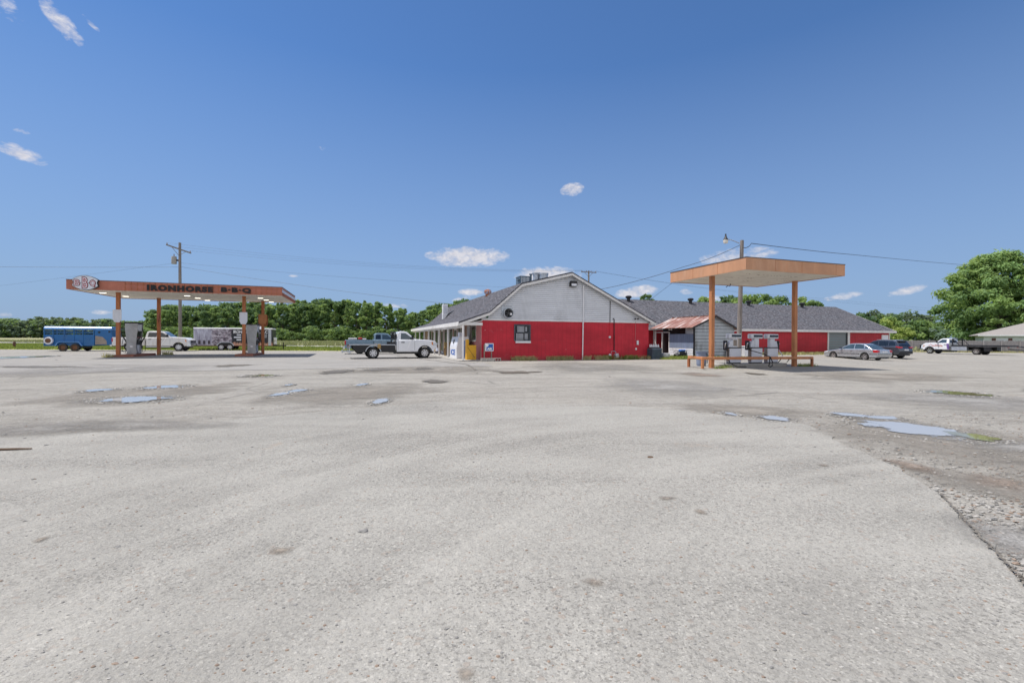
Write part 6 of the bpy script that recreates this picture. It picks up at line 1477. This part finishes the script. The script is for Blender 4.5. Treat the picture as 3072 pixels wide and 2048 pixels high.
for z, x0, x1, y0, y1, k in PUD:
    if k == 'd': continue
    A_ = gpt(*z(x0, (y0+y1)/2)); B_ = gpt(*z(x1, (y0+y1)/2)); C_ = gpt(*z((x0+x1)/2, y0)); D_ = gpt(*z((x0+x1)/2, y1)); mid = (A_+B_)/2; mid.y = (C_.y+D_.y)/2; rx_, ry_ = (B_-A_).length/2, (C_-D_).length/2
    for j in range(int(60+90*rx_)):
        a = rs.uniform(0, 6.283); q = rs.gauss(1.02, .10); X_, Y_ = mid.x+math.cos(a)*rx_*q, mid.y+math.sin(a)*ry_*q
        m.cur = rs.choice((0, 1, 1)); stone_mesh(m, (X_, Y_, gz(X_, Y_)+.012), rs.uniform(.012, .035)*min(1.6, max(.7, mid.y/12)), rs)
for i in range(3600):      # coarser gravel on the broken ground at the right
    px = rs.uniform(2350, 3110); py = 1240+(1760-1240)*rs.random()
    if px > interp([(1240, 2000), (1270, 2430), (1300, 2483), (1337, 2528), (1400, 2685), (1481, 2816), (1602, 2927), (1752, 3072), (2100, 3400)], py) if False else px > interp([(1224, 1953), (1247, 2189), (1268, 2378), (1301, 2483), (1370, 2613), (1438, 2744), (1543, 2875), (1683, 3005), (1800, 3140)], py):
        p = gpt(px, py); m.cur = rs.choice((0, 1, 1, 2)); stone_mesh(m, (p.x, p.y, 0.004), rs.choice((.007, .009, .012, .018))*rs.uniform(.6, 1.3), rs)
mk('stone_pale', (.35, .335, .31), .9, var=.25, scale=30)
o = m.build('loose_gravel', ['stone_grey', 'stone_pale', 'stone_brown'], fix=False); tag(o, 'loose gravel scattered over the asphalt and broken ground', 'gravel', kind='stuff')
for (zz, x, y, r, mt, lb) in ((Zl, 1672, 855, .085, 'stone_grey', 'biggest dark flat stone on the asphalt left of centre'), (Zl, 540, 926, .055, 'stone_grey', 'pale grey stone on the asphalt in the left half'), (Zl, 528, 1467, .035, 'stone_brown', 'brown stone near the bottom left of the asphalt'),
    (Zl, 1357, 1195, .03, 'stone_grey', 'grey stone on the lower asphalt near the middle'), (Zl, 1805, 1495, .024, 'stone_grey', 'dark pebble at the bottom near the middle'), (Zr, 634, 512, .085, 'old_wood', 'curled dark scrap on the asphalt below the store'), (Zr, 1310, 961, .028, 'stone_pale', 'white round pebble in the right half of the asphalt'),
    (Zr, 1190, 1145, .03, 'stone_brown', 'reddish brown stone in the right foreground'), (Zr, 1345, 1235, .045, 'stone_grey', 'large grey stone in the right foreground'), (Zr, 1230, 1128, .03, 'stone_pale', 'pale stone just above the reddish brown one'), (Zr, 685, 1387, .024, 'stone_grey', 'blue grey pebble low in the right foreground'),
    (Zr, 2190, 848, .10, 'stone_grey', 'dark rock beyond the broken asphalt edge'), (Zr, 1688, 1418, .026, 'stone_pale', 'pale chip near the bottom right'), (Zr, 2030, 430, .10, 'stone_grey', 'dark rock at the edge of the largest puddle'), (Zr, 1550, 405, .07, 'stone_brown', 'brown rock on the mud above the asphalt edge'), (Zr, 1140, 1300, .026, 'stone_pale', 'light flat pebble left of the large grey stone'), (Zl, 118, 1480, .022, 'stone_grey', 'dark pebble in the bottom left corner')):
    p = gpt(*zz(x, y)); m = MB(); stone_mesh(m, (0, 0, 0), r*.42, rs); o = m.build('stone', mt, None, loc=(p.x, p.y, gz(p.x, p.y)+.008)); tag(o, lb, 'stone', 'loose stones on the lot')
